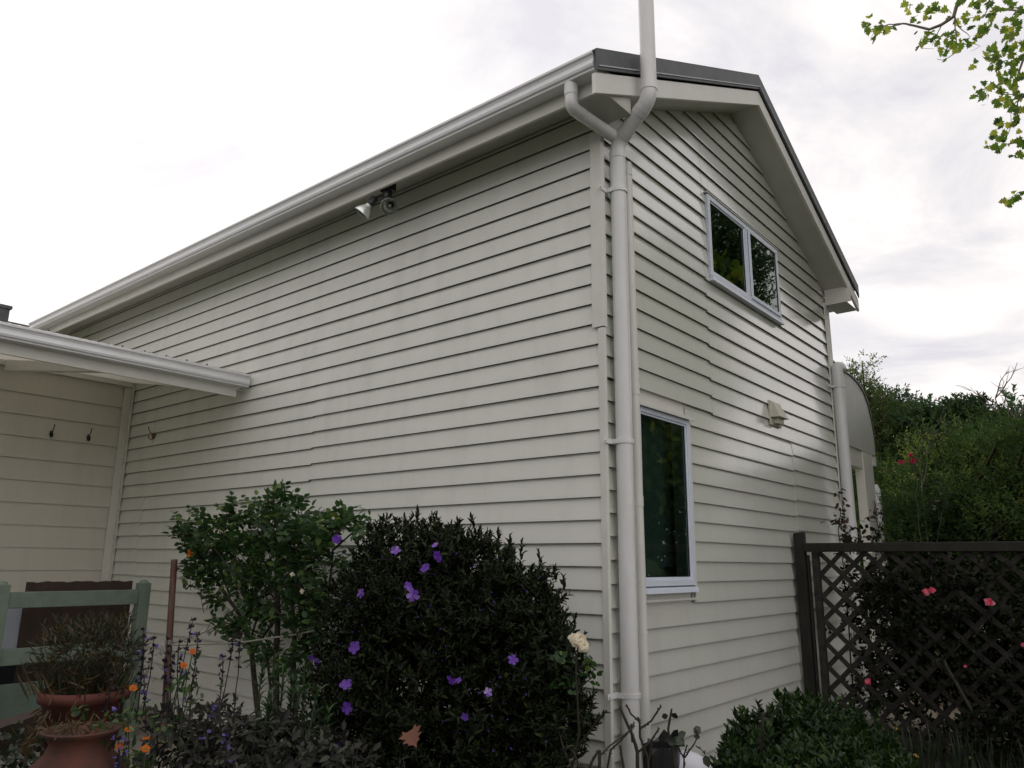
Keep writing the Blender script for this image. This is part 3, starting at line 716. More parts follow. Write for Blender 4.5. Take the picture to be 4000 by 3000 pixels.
def bloom(par, p, face, r, m, name='flower', layers=3, n=6):
    """a double, rose-like flower"""
    p = np.array(p); f = norm(np.array(face, float)); a = norm(np.cross(f, [0.1, .2, 1.])); b = np.cross(f, a); L_ = Leaves()
    for l in range(layers):
        ang = np.arange(n) * 2 * pi / n + l * .5; D = a * np.cos(ang)[:, None] + b * np.sin(ang)[:, None]
        L_.add(p + f * r * .12 * l + rng.normal(size=(n, 3)) * r * .05, D + f * (.25 + .55 * l) + rng.normal(size=(n, 3)) * .2, f - D * .4, r * (1 - .2 * l) * rng.uniform(.8, 1.1, n), r * (1 - .18 * l))
    return L_.build(name, T_OVATE, m, par)

# --- purple flowering shrub against the long wall
pc = np.array([-.93, -.86, .85])
ps = empty('flowering_shrub', (-.93, -.86, 0), 'large rounded dark green shrub dotted with purple flowers against the side wall near the corner', 'shrub')
blobs = [((-.86, -.80, .80), (.72, .48, .86), 1500), ((-1.05, -.80, 1.38), (.44, .40, .50), 650), ((-.58, -.80, 1.34), (.46, .40, .46), 650), ((-.30, -.78, .80), (.42, .38, .55), 650),
         ((-1.25, -.86, .70), (.42, .42, .72), 650), ((-.45, -.95, .35), (.55, .40, .42), 450), ((-1.0, -1.0, .40), (.55, .35, .45), 450), ((-.72, -.8, 1.62), (.22, .22, .24), 90), ((-1.15, -.8, 1.66), (.22, .22, .2), 80), ((-.40, -.8, 1.52), (.30, .22, .26), 150),
         ((-.18, -.78, 1.22), (.34, .34, .34), 330), ((-.02, -.76, .92), (.26, .3, .36), 240), ((-.08, -.78, .5), (.30, .3, .35), 220), ((.12, -.78, 1.05), (.2, .25, .3), 190), ((-.02, -.78, 1.36), (.2, .22, .2), 120), ((.17, -.78, .78), (.2, .25, .32), 170), ((-1.42, -.84, 1.15), (.24, .3, .5), 240)]
L_ = Leaves()
for c, r, n in blobs:
    P, D = shell(c, r, n, .5); D = norm(D + UP * .75 + rng.normal(size=P.shape) * .35)
    P = P - D * .06; k = P[:, 2] > .05
    shoots(L_, P[k], D[k], 11, .105, .058, .021, spread=.75, up=.25)
# taller sprigs on the top
for u, v in [(1630, 1960), (1580, 1990), (1710, 2010), (1835, 1985), (1790, 2010), (1880, 2035), (1950, 2045), (2040, 2090), (2100, 2130), (2165, 2190), (2200, 2225), (1480, 2000), (1440, 2030), (1530, 2030), (1660, 2010), (1995, 2070)]:
    tip = hit(u, v, 1, -.8 + random.uniform(-.12, .12)); 
    D = np.array([[random.uniform(-.2, .2), random.uniform(-.2, .2), 1]]); D = norm(D)
    for j in range(1 if u > 2050 else 2):
        shoots(L_, tip[None] - D * (.12 + j * .08), D, 9, .08, .055, .02, spread=.6, up=.35)
print('shrub leaves', L_.count())
L_.build('foliage', T_LANCE, lf_purple, ps)
mb = MB()
for i in range(16):
    a = random.random() * 6.28; e = Vector((-.9 + .6 * cos(a), -.84 + .3 * sin(a), random.uniform(.7, 1.5)))
    mb.tube(wig((-.9 + .12 * cos(a), -.84 + .1 * sin(a), 0), e, 6, .06), [.016 - .0018 * j for j in range(7)], 6)
mb.build('stems', m_barkd, ps)
FL = [(1315, 2105, 24), (1545, 2152, 22), (1712, 2170, 27), (1700, 2130, 16), (1662, 2222, 24), (1413, 2318, 26), (1612, 2322, 28), (1594, 2288, 18), (1388, 2530, 30), (1240, 2585, 24), (2003, 2578, 20), (1764, 2655, 20), (1790, 2660, 18), (1351, 2675, 28), (1354, 2766, 26), (1312, 2912, 24), (1290, 2975, 24), (1905, 2705, 18), (1817, 2800, 16), (1215, 2570, 18)]
for u, v, s in FL:
    y_ = -1.32 if v < 2900 else -1.4
    if u < 1260: y_ = -.95
    if v < 2200: y_ = -1.20
    d_ = hit(u, v, 1, y_); to = CAM - d_
    flower(ps, d_, norm(to / np.linalg.norm(to) + np.array([random.uniform(-.9, .9), random.uniform(-.3, .3), random.uniform(-.5, .9)])), s / FPX * 4.1 * random.uniform(.9, 1.08), 5, pet_purple)
L_ = Leaves(); n = 60
P = np.array([hit(random.uniform(1300, 2150), random.uniform(2150, 2950), 1, -1.2) for _ in range(n)])
for _ in range(3): L_.add(P, rdir(n), rdir(n), .008, .007, rng.random(n) * .5)
bd = L_.build('buds', T_DIA, pet_purple, ps); bd['kind'] = 'stuff'
# brown plane leaf caught in the shrub
dl = empty('dead_leaf', hit(1615, 2890, 1, -1.34), 'curled brown dead plane leaf caught low in the purple flowering shrub', 'leaf')
L_ = Leaves(); p = hit(1615, 2890, 1, -1.34); L_.add(p[None] + np.array([[-.03, 0, .04]]), np.array([[.8, -.35, -.5]]), np.array([[.1, -.7, .75]]), .11, .11, .5)
lf_brown = leafmat('brown_leaf', (.16, .065, .04), (.20, .08, .045), None, .7, .2)
L_.build('blade', T_PLANE, lf_brown, dl)

# --- tall rose at the left of the shrub
rs = empty('rose_bush', (-2.6, -.45, 0), 'tall leggy green rose bush between the rusty pole and the purple flowering shrub', 'rose bush')
YR_ = -.45
def H(u, v, y=YR_): return Vector(hit(u, v, 1, y))
mb = MB()
def cane(pts, r0, r1):
    P = []
    for a, b in zip(pts, pts[1:]): P += wig(a, b, 4, .012)[:-1]
    P.append(Vector(pts[-1])); m = len(P)
    mb.tube(P, [r0 + (r1 - r0) * i / (m - 1) for i in range(m)], 7)
cane([H(1045, 3000), H(985, 2560), H(935, 2400), H(860, 2290), H(760, 2150), H(690, 2120)], .026, .006)
cane([H(935, 2400), H(975, 2340), H(1050, 2200), H(1090, 2100)], .014, .005)
cane([H(990, 2550), H(1060, 2440), H(1080, 2330), H(1110, 2150)], .014, .005)
cane([H(1085, 3000), H(1085, 2440), H(1080, 2200), H(1100, 2050)], .030, .012)
cane([H(1160, 3000), H(1150, 2500), H(1140, 2240), H(1150, 2090)], .024, .010)
cane([H(1300, 3000), H(1215, 2640), H(1180, 2420), H(1150, 2200)], .026, .014)
cane([H(1048, 2500), H(1048, 2600), H(1060, 2800)], .01, .012)
cane([H(1230, 2700, -.4), H(1270, 2400, -.4), H(1300, 2150, -.4), H(1400, 2060, -.4)], .014, .006)
cane([H(900, 2330), H(840, 2180), H(800, 2050), H(785, 1985)], .010, .003)
cane([H(1090, 2200), H(1080, 2060), H(1100, 1950), H(1115, 1895)], .010, .003)
cane([H(985, 2480), H(1010, 2400), H(1100, 2380), H(1210, 2360)], .010, .005)
for i in range(26):
    a = H(random.uniform(900, 1250), random.uniform(2250, 2500), random.uniform(-.6, -.3)); b = H(random.uniform(820, 1300), random.uniform(2050, 2200), random.uniform(-.65, -.25)); mb.tube(wig(a, b, 5, .04), [.006, .006, .005, .005, .004, .003], 5)
mb.build('canes', m_barkd, rs)
mb = MB(); L_ = Leaves()
def spray(tip, d, ll=.058, nl=7):
    """compound rose leaf: paired leaflets on a short stalk"""
    d = norm(np.array(d, float)); sdv = norm(np.cross(d, UP + rng.normal(size=3) * .3)); up = np.cross(sdv, d); base = np.array(tip)
    for j in range(nl):
        t = 1 - (j // 2 + (0 if j == 0 else 1) * .0) * .28; sg = 0 if j == 0 else (1 if j % 2 else -1)
        q = base - d * ((j + 1) // 2) * ll * .62
        L_.add(q[None], (d * (1 if sg == 0 else .45) + sdv * sg + rng.normal(size=3) * .15)[None], (up + rng.normal(size=3) * .25)[None], ll * rng.uniform(.75, 1.1), ll * rng.uniform(.55, .72), min(1, max(0, rng.normal(.5, .25))))
zones = [(tuple(hit(u, v, 1, -.47)), r, n) for (u, v, r, n) in [(775, 2080, (.34, .24, .22), 60), (850, 2120, (.36, .26, .26), 80), (910, 2020, (.30, .24, .20), 55), (960, 2130, (.36, .26, .26), 80), (1060, 2010, (.28, .22, .20), 50), (1060, 2120, (.36, .26, .26), 85), (1150, 2060, (.30, .25, .22), 60), (1170, 2160, (.30, .25, .26), 70),
    (1260, 2070, (.28, .24, .20), 55), (1350, 2050, (.30, .22, .16), 45), (1270, 2170, (.30, .24, .24), 60), (1000, 2240, (.36, .24, .22), 55), (880, 2230, (.32, .2, .20), 32), (1130, 2270, (.30, .22, .24), 45), (830, 2300, (.28, .15, .2), 28), (960, 2420, (.30, .16, .2), 34), (1080, 2400, (.28, .16, .22), 32), (1200, 2330, (.24, .2, .24), 30), (1110, 1930, (.16, .14, .12), 14), (1250, 2480, (.2, .15, .25), 26), (800, 2210, (.26, .18, .2), 30), (870, 2440, (.2, .12, .14), 14), (1000, 2350, (.34, .2, .26), 50), (1180, 2440, (.26, .2, .3), 50), (1040, 2560, (.26, .2, .22), 30), (1170, 2600, (.24, .2, .28), 34), (1250, 2330, (.24, .2, .26), 34), (930, 2500, (.16, .12, .16), 10), (790, 2160, (.3, .2, .24), 30), (720, 2060, (.16, .15, .10), 14), (740, 2220, (.16, .15, .12), 12)]]
for c, r, n in zones:
    P, D = shell(c, r, int(n * .62), .2)
    for p, d in zip(P, D):
        dd_ = norm(d * .8 + np.array([0, 0, .25]) + rng.normal(size=3) * .5); spray(p, dd_, rng.uniform(.058, .082), 5)
        if random.random() < .5: mb.tube([Vector(p - dd_ * .05), Vector(p - dd_ * .16 - UP * .05)], [.002, .003], 4)
for u, v in [(685, 2010), (690, 2065), (740, 1985), (905, 1935), (950, 1945), (1095, 1890), (1120, 1895), (1160, 1925), (1190, 1945), (1000, 1935), (720, 2230), (735, 2285), (795, 2330), (1050, 1930), (1360, 1995), (1400, 2010), (1430, 2025), (1255, 2000), (1300, 1990), (705, 2130), (815, 2350), (860, 2340), (730, 2100), (850, 1975), (820, 2470), (850, 2460), (905, 2440), (1070, 1910), (1130, 1960)]:
    p = np.array(H(u, v)); a = np.array(H(1050, 2300)); dd_ = norm(norm(p - a) * .9 + rng.normal(size=3) * .2); spray(p, dd_, .068, 7); mb.tube(wig(p - dd_ * .03, p - dd_ * .26 - UP * .03, 3, .04), [.002, .0025, .003, .0035], 4)
mb.build('twigs', m_stemr, rs)
L_.build('foliage', T_OVATE, lf_rose, rs); print('rose', L_.count())
bloom(rs, hit(748, 2158, 1, -.40), (.3, -1, .1), .055, pet_yellow, n=7)
for u, v in [(1142, 2243), (1180, 2310)]: bloom(rs, hit(u, v, 1, -.62), (.3, -1, .2), .022, pet_white, name='bud')

# --- white rose in front of the corner
wr = empty('rose_bush', hit(2300, 3060, 1, -.62) * [1, 1, 0], 'thin rose stem with faded cream white blooms beside the purple shrub at the house corner', 'rose bush')
yw = -.95
mb = MB(); Hw = lambda u, v, y=yw: Vector(hit(u, v, 1, y))
mb.tube(wig(Hw(2210, 3150), Hw(2262, 2860), 4, .02) + wig(Hw(2262, 2860), Hw(2250, 2600), 4, .02)[1:] + wig(Hw(2250, 2600), Hw(2262, 2500), 3, .02)[1:], [.006] * 5 + [.005] * 4 + [.004] * 3, 7)
mb.tube(wig(Hw(2215, 2970), Hw(2370, 2775), 5, .03), [.005] * 6, 6); mb.tube(wig(Hw(2215, 2960), Hw(2160, 2790), 4, .03), [.005] * 5, 6)
mb.tube(wig(Hw(2255, 2700), Hw(2320, 2640), 3, .03), [.003] * 4, 6)
mb.build('stem', m_stemr, wr); L_ = Leaves()
for u, v in [(2200, 2570), (2215, 2660), (2280, 2640), (2320, 2655), (2180, 2680), (2240, 2690), (2300, 2600), (2190, 2560), (2225, 2585), (2170, 2560), (2330, 2620), (2160, 2670), (2290, 2560)]:
    spray(np.array(Hw(u, v)), rng.normal(size=3) + UP * .2, .045, 3)
L_.build('foliage', T_OVATE, lf_rose, wr)
for u, v, r in [(2262, 2500, .045), (2280, 2525, .035), (2240, 2495, .03)]: bloom(wr, Hw(u, v), (CAM - hit(u, v, 1, yw)) + np.array([0, 0, .6]), r, pet_white, n=8)
bloom(wr, Hw(2228, 2492), (.2, -1, .3), .018, pet_white)

# --- rusty pole, rope, white tie
ry = -.75
pt, pb_ = Vector(hit(681, 2186, 1, ry)), Vector(hit(645, 2760, 1, ry)); pb_ = pt + (pb_ - pt) * (pt.z / (pt.z - pb_.z)) * 1.0
ob = MB().tube([pb_, pt], .028, 14).build('rusty_pole', m_rust); tagit(ob, 'rusty brown steel pipe stake standing upright left of the tall rose bush', 'pole')
a = pt + (pb_ - pt).normalized() * .74
mb = MB()
e1 = H(1270, 2455, -.50); e2 = H(860, 2440, -.45)
mb.tube(wig(a, e1, 14, .002, .03), [.007] * 15, 8); mb.tube(wig(a + Vector((0, 0, .01)), e2, 8, .003, .015), [.006] * 9, 8)
mb.tube([a + Vector((.033 * cos(t), .033 * sin(t), .012 * t / 6)) for t in np.linspace(0, 18.8, 40)], .006, 6)
ob = mb.build('rope', m_rope); tagit(ob, 'grey rope tied to the rusty pole and pulled round the rose canes', 'rope')
L_ = Leaves(); q = np.array(a) + [-.06, -.03, -.05]
tie = empty('cloth_tie', q, 'small scrap of white cloth knotted at the foot of the rusty pole', 'cloth'); L_.add(q + rng.normal(size=(5, 3)) * .02, rdir(5), rdir(5), .07, .04); L_.build('scrap', T_OVATE, leafmat('white_cloth', (.5, .5, .5), (.6, .6, .6), None, .9, .2), tie)

# --- sage clump in the foreground with violet spikes
sg = empty('sage_plant', (-1.3, -1.75, 0), 'low mass of grey green sage leaves with violet flower spikes in the left foreground', 'sage plant')
L_ = Leaves()
def PD(u, v, d): return at(u, v, d)
for c, r, n in [((-1.25, -1.62, .40), (.50, .38, .38), 520), ((-1.60, -1.85, .42), (.38, .32, .38), 330), ((-.85, -1.55, .36), (.42, .35, .34), 380), ((-1.05, -1.95, .30), (.45, .32, .34), 330), ((-.55, -1.72, .28), (.40, .35, .30), 260), ((-.2, -1.8, .15), (.45, .35, .25), 160)]:
    P, D = shell(c, r, n, .45); D = norm(D * .8 + UP * .7 + rng.normal(size=P.shape) * .4); k = P[:, 2] > .02
    shoots(L_, P[k] - D[k] * .05, D[k], 5, .08, .082, .036, spread=.95, up=.0, dr=.3)
print('sage', L_.count())
L_.build('foliage', T_OVATE, lf_sage, sg)
mb = MB(); 
for i in range(70):
    c = Vector((random.uniform(-1.8, -.2), random.uniform(-2.1, -1.4), 0)); mb.tube(wig(c, c + Vector((random.uniform(-.1, .1), random.uniform(-.1, .1), random.uniform(.35, .7))), 4, .03), .003, 4)
mb.build('stems', m_purplestem, sg)
def spike(par, base, tip, nf):
    """flower spike: stem with whorls of dark calyces and violet blooms"""
    mb = MB(); pts = wig(base, tip, 6, .015); mb.tube(pts, [.0035, .0035, .003, .003, .003, .0025, .002], 5)
    o = mb.build('flower_spike', m_purplestem, par)
    L1 = Leaves(); L2 = Leaves(); ax = np.array(Vector(tip) - Vector(base)); ax = ax / np.linalg.norm(ax)
    for w_ in range(5):
        c = np.array(tip) - ax * (.01 + w_ * .036); n = 7
        L1.add(np.repeat(c[None], n, 0), rdir(n) + ax * .6, rdir(n), .024, .012)
        if random.random() < nf * .6:
            k = random.choice([1, 1, 2]); a_ = rdir(k); a_[:, 2] = np.abs(a_[:, 2]) * .3
            for _ in range(3): L2.add(np.repeat(c[None], k, 0) + a_ * .012, a_ + rng.normal(size=(k, 3)) * .35, rdir(k), .022, .012)
    L1.build('calyx', T_DIA, leafmat_calyx, o)
    if L2.d: L2.build('petals', T_OVATE, pet_blue, o)
leafmat_calyx = leafmat('dark_calyx', (.016, .010, .016), (.028, .02, .028), None, .7, .1)
for u, v, d, h_, nf in [(562, 2455, 4.6, .45, .8), (600, 2490, 4.6, .4, .3), (565, 2540, 4.5, .4, .9), (655, 2490, 4.5, .4, .3), (700, 2505, 4.5, .4, .6), (755, 2415, 4.4, .5, 1), (775, 2470, 4.4, .45, .5), (915, 2455, 4.4, .45, .4), (940, 2480, 4.4, .4, .2), (675, 2560, 4.5, .3, .9), (560, 2610, 4.4, .3, 1), (640, 2580, 4.5, .3, .8), (480, 2700, 4.2, .25, .9), (445, 2640, 4.3, .25, .7), (460, 2880, 3.9, .25, 1), (500, 2900, 3.9, .2, 1), (825, 2755, 4.2, .25, .9), (893, 2830, 4.1, .2, .8), (880, 2880, 4.1, .2, .8), (690, 2990, 3.8, .2, .6), (870, 2560, 4.4, .3, .2), (770, 2610, 4.4, .3, .5)]:
    t_ = Vector(PD(u, v, d)); spike(sg, t_ - Vector((random.uniform(-.06, .06), random.uniform(-.05, .05), h_)), t_, nf)

# --- marigolds
def marigold(spots, label):
    u, v, d = spots[0]; p0 = PD(u, v, d); par = empty('marigold', (p0[0], p0[1], 0), label, 'marigold', 'orange marigolds among the sage')
    L_ = Leaves(); mb = MB()
    for u, v, d in spots:
        p = PD(u, v, d); mb.tube(wig((p0[0], p0[1], 0), p, 6, .03), .0025, 5)
        to = CAM - p; fc = norm(to / np.linalg.norm(to) * .5 + np.array([random.uniform(-.5, .5), 0, .7]))
        f1 = flower(par, p, fc, .0195, 14, pet_orange, cup=.15, wide=.33)
        m2 = MB(); m2.lathe([(0, .004), (.007, .003), (.009, 0)], p, 10, axis=fc); m2.build('flower_core', m_core, f1)
        P = p + rng.normal(size=(14, 3)) * [.05, .05, .05] - [0, 0, .14]; L_.add(P, rdir(14) + UP * .5, rdir(14), .06, .02)
    mb.build('stem', m_stem, par); L_.build('foliage', T_LANCE, lf_rose, par)
marigold([(718, 2600, 4.3), (753, 2545, 4.35)], 'pair of orange marigold blooms just right of the rusty pole foot')
marigold([(468, 2915, 3.9), (570, 2885, 3.95), (568, 2925, 3.9)], 'orange marigolds low down beside the terracotta urn')
marigold([(503, 2850, 4.0), (520, 2688, 4.2)], 'red orange marigold at the right side of the terracotta pot')

# --- lilies: upright stems with narrow leaves
ll_ = empty('lily_clump', (-1.5, -.95, 0), 'clump of lily stems with narrow drooping leaves below the tall rose bush', 'lily clump')
for u, v, d in [(1035, 2560, 5.0), (1075, 2540, 5.1), (1110, 2600, 4.9), (1195, 2560, 4.9), (1170, 2690, 4.8), (1240, 2700, 4.7), (1280, 2780, 4.7), (1050, 2700, 4.8), (1140, 2640, 5.0)]:
    t_ = PD(u, v, d); b_ = np.array([t_[0] + random.uniform(-.08, .08), t_[1] + random.uniform(-.05, .05), 0]); mb = MB(); pts = wig(b_, t_, 6, .01); mb.tube(pts, .005, 6); o = mb.build('lily_stem', m_stem, ll_)
    n = 85; tt = rng.random(n) ** .8; P = b_ + (t_ - b_) * tt[:, None]; a_ = np.arange(n) * 2.4; D = np.stack([np.cos(a_), np.sin(a_), .25 + .6 * tt ** 3], 1)
    L_ = Leaves().add(P, D, UP + rng.normal(size=(n, 3)) * .1, .13 * (1 - .35 * tt), .013); L_.build('foliage', T_STRAP, lf_lily, o)

# --- terracotta pot on a stump, its plant, and the urn
dpot = 4.55; c = PD(335, 2690, dpot); rim = 140 / FPX * dpot * .93; zt = c[2]; zb_ = zt - .34
pot = MB()
pr = [(0, zb_), (rim * .78, zb_), (rim * .92, zt - .05), (rim * 1.03, zt - .05), (rim * 1.05, zt), (rim * .98, zt), (rim * .95, zt - .035), (0, zt - .035)]
pot.lathe(pr, (c[0], c[1], 0), 40); ob = pot.build('terracotta_pot', m_terra); tagit(ob, 'terracotta pot with thick rim holding an overgrown dry grassy plant', 'pot')
st = MB(); st.lathe([(0, 0), (.20, 0), (.17, .12), (.165, zb_ - .002), (0, zb_ - .002)], (c[0], c[1], 0), 18); ob = st.build('tree_stump', m_barkd); tagit(ob, 'dark stump under the terracotta pot with the grassy plant', 'stump')
pp = empty('potted_plant', (c[0], c[1], zt - .034), 'scruffy half dry carnation like plant spilling over the terracotta pot', 'plant')
L_ = Leaves(); L2 = Leaves(); n = 420
P = np.stack([rng.normal(0, rim * .42, n), rng.normal(0, rim * .42, n), np.zeros(n)], 1) + [c[0], c[1], zt - .03]
D = norm(np.stack([(P[:, 0] - c[0]) * 6, (P[:, 1] - c[1]) * 6, np.ones(n) * 2.4], 1) + rng.normal(size=(n, 3)) * .25); L_.add(P, D, rdir(n), rng.uniform(.10, .22, n), .008)
P2, D2 = shell((c[0], c[1], zt + .19), (rim * 1.15, rim * 1.15, .12), 330, .3); shoots(L_, P2, norm(D2 + UP * .6 + rng.normal(size=P2.shape) * .3), 6, .06, .055, .009, .6)
for ang in (2.6, 2.9, 3.2, 3.5, 5.2):
    b0 = np.array([c[0] + rim * cos(ang), c[1] + rim * sin(ang), zt]); e0 = b0 + np.array([.10 * cos(ang), .10 * sin(ang), -.16 - .08 * random.random()]); P = b0 + (e0 - b0) * rng.random((26, 1)) + rng.normal(size=(26, 3)) * .012; L2.add(P, norm(e0 - b0) + rng.normal(size=(26, 3)) * .5, rdir(26), .06, .009)
L_.build('foliage', T_LANCE, leafmat('carnation_leaf', (.02, .025, .012), (.036, .043, .02), (.11, .06, .022), .6, .2), pp); L2.build('dry_leaves', T_LANCE, lf_dead, pp)
L3 = Leaves(); n = 150; P = np.stack([rng.normal(0, rim * .5, n), rng.normal(0, rim * .5, n), rng.uniform(0, .12, n)], 1) + [c[0], c[1], zt - .02]; L3.add(P, rdir(n) + UP * .3, rdir(n), .10, .007); L3.build('dry_stalks', T_STRAP, lf_dead, pp)
du = 4.05; c2 = PD(318, 2850, du); ru = 118 / FPX * du * .95; z2 = c2[2]
ur = MB(); ur.lathe([(0, .0), (ru * .9, 0), (ru * 1.55, z2 * .42), (ru * 1.62, z2 * .6), (ru * 1.35, z2 - .16), (ru * .88, z2 - .09), (ru * .78, z2 - .05), (ru * .9, z2 - .02), (ru * 1.06, z2), (ru * 1.0, z2 + .006), (ru * .9, z2), (ru * .8, z2 - .03), (0, z2 - .03)], (c2[0], c2[1], 0), 44)
for ang in (-.4, -1.7, -2.8):
    q = Vector((c2[0] + ru * 1.38 * cos(ang), c2[1] + ru * 1.38 * sin(ang), z2 * .66)); ur.lathe([(.045, -.03), (.055, 0), (.06, .01), (.05, .012), (.04, -.02)], q, 16, axis=(cos(ang), sin(ang), .9))
ob = ur.build('terracotta_urn', m_terra2); tagit(ob, 'rounded orange terracotta urn with planting pockets in the bottom left corner', 'urn')
wd = empty('urn_weeds', (c2[0], c2[1], z2 - .03), 'dry seedlings and small green leaves growing in and around the urn mouth', 'plant')
L_ = Leaves(); L2 = Leaves(); n = 90
P = np.stack([rng.normal(0, ru * .5, n), rng.normal(0, ru * .5, n), rng.uniform(0, .05, n)], 1) + [c2[0], c2[1], z2 - .02]; L2.add(P, rdir(n) + UP * .6, rdir(n), .055, .009)
for u, v in [(530, 2800), (640, 2850), (300, 2780), (290, 2800), (430, 2830), (400, 2870)]:
    p = PD(u, v, du - .1); L_.add(p + rng.normal(size=(7, 3)) * .02, rdir(7) + UP * .3, rdir(7) * .5 + UP, .030, .023)
L_.build('green_leaves', T_OVATE, lf_rose, wd); L2.build('dry_leaves', T_LANCE, lf_dead, wd)
gw = empty('ground_weeds', PD(120, 2930, 4.3) * [1, 1, 0], 'low green weeds and dead leaves on the bed left of the urn', 'weeds')
L_ = Leaves(); L2 = Leaves()
for _ in range(60): p = PD(random.uniform(0, 260), random.uniform(2860, 3060), random.uniform(4.2, 4.8)); L_.add(p + rng.normal(size=(6, 3)) * .03, rdir(6) + UP * .3, rdir(6) * .4 + UP, .036, .025)
for u, v in [(120, 2880), (220, 2890), (150, 2900)]: L2.add(PD(u, v, 4.3)[None], rdir(1), UP + rdir(1) * .5, .11, .06)
L_.build('green_leaves', T_OVATE, lf_rose2, gw); L2.build('dead_leaves', T_OVATE, lf_dead, gw)
tm = MB(); tm.beam(PD(-60, 2905, 4.9), PD(215, 2800, 6.0), .12, .14); ob = tm.build('bed_edging', m_board); tagit(ob, 'dark timber sleeper edging the bed in front of the green frame', 'edging')

# --- sage green timber frame and the things behind it
gx_ = -4.6
fr_ = empty('green_timber_frame', (gx_, -1.3, 0), 'sage green painted timber frame with round topped posts, two rails and a solid lower panel', 'frame')
for yc, nm in ((-.795, 1), (-1.965, 0)):
    mb = MB(); mb.box(gx_ - .05, yc - .05, .0, gx_ + .05, yc + .05, 1.385); mb.lathe([(.0, .028), (.02, .026), (.036, .018), (.045, .0), (.048, -.002), (.0, -.003)], (gx_, yc, 1.386), 20); mb.build('post', m_sage, fr_, bevel=.012)
for z0, z1 in ((1.195, 1.325), (.745, .875)):
    mb = MB(); mb.box(gx_ - .02, -1.914, z0, gx_ + .025, -.846, z1); mb.build('rail', m_sage, fr_, bevel=.006)
mb = MB(); mb.box(gx_ - .015, -1.914, .20, gx_ + .015, -.846, .60); mb.build('lower_panel', m_sage2, fr_, bevel=.003)
bx = -4.95
yb0, yb1 = hit(600 * .45, 2270, 0, bx)[1], 0
ya_, yb_ = hit(112, 2270, 0, bx)[1], hit(520, 2262, 0, bx)[1]
mb = MB(); n = 22; top = []
for i in range(n + 1):
    y = ya_ + (yb_ - ya_) * i / n; top.append((y, hit(300, 2272, 0, bx)[2] + .004 * sin(i * 2.1) + .004 * sin(i * 5.3)))
pl_ = [(ya_, 0.04)] + top + [(yb_, 0.04)]
mb.poly_extrude([(bx, y, z) for y, z in pl_], (-.05, 0, 0)); ob = mb.build('brown_board', m_board); tagit(ob, 'dark brown rough topped board standing behind the green frame', 'board')
bx2 = -5.02; mb = MB(); yr_ = hit(150, 2330, 0, bx2)[1]; yl_ = -2.6
yb2 = hit(120, 2545, 0, bx2)[1]
mb.hexa([(bx2, yl_, .72), (bx2 + .01, yl_, .72), (bx2 + .01, yb2, .72), (bx2, yb2, .72), (bx2, yl_, 1.27), (bx2 + .01, yl_, 1.27), (bx2 + .01, yr_, 1.27), (bx2, yr_, 1.27)])
ob = mb.build('metal_sheet', m_sheet); tagit(ob, 'pale grey metal sheet with small screws behind the left part of the green frame', 'sheet')
mb = MB(); mb.box(bx2 - .1, -2.6, .0, bx2 + .06, yb2 - .02, .72); ob = mb.build('black_cabinet', m_black, bevel=.01); tagit(ob, 'black low cabinet below the pale metal sheet behind the green frame', 'cabinet')

# --- pruned rose canes in front of the corner
def pruned(lines, label, leaves=()):
    p0 = PD(*lines[0][0]); par = empty('pruned_rose', (p0[0], p0[1], 0), label, 'rose bush', 'hard pruned roses at the house corner')
    for ln in lines:
        mb = MB(); P = []
        pts = [Vector(PD(u, v, d)) for u, v, d in [(a[0], a[1], a[2]) for a in ln[:-1]]]
        for a, b in zip(pts, pts[1:]): P += wig(a, b, 3, .02)[:-1]
        P.append(pts[-1]); m = len(P); r0, r1 = [q_ * .72 for q_ in ln[-1]]
        mb.tube(P, [r0 + (r1 - r0) * i / (m - 1) for i in range(m)], 8)
        for _ in range(m * 2):
            i = random.randrange(m - 1); q = P[i].lerp(P[i + 1], random.random()); dv = Vector(rdir(1)[0]); mb.tube([q, q + dv * .012], [.004, .0004], 4)
        mb.build('cane', m_stemr, par)
    if leaves:
        L_ = Leaves()
        for u, v, d, s in leaves: L_.add(PD(u, v, d)[None], rdir(1) + [[0, 0, -.3]], (CAM - PD(u, v, d))[None] + rdir(1) * .5, s, s * .75)
        L_.build('leaves', T_OVATE, lf_rose2, par)
D_ = 3.7
pruned([[(2495, 3080, D_), (2490, 2940, D_), (2470, 2870, D_), (2425, 2770, D_), (2424, 2765, D_), (.013, .006)], [(2490, 2940, D_), (2540, 2900, D_), (2575, 2845, D_), (.007, .005)],
        [(2532, 3080, D_), (2530, 2960, D_), (2500, 2880, D_), (2498, 2820, D_), (2495, 2805, D_), (.009, .005)], [(2500, 2845, D_), (2545, 2815, D_), (2583, 2758, D_), (.007, .005)], [(2498, 2820, D_), (2465, 2790, D_), (2446, 2752, D_), (.006, .005)],
        [(2535, 2970, D_), (2545, 2900, D_), (.007, .006)], [(2470, 2900, D_), (2466, 2828, D_), (.007, .006)], [(2360, 3080, D_), (2385, 2930, D_), (2470, 2840, D_), (2478, 2822, D_), (.008, .004)], [(2450, 3080, D_), (2422, 2912, D_), (.009, .006)]],
       'bare hard pruned thorny rose canes in front of the grey corner pipes')
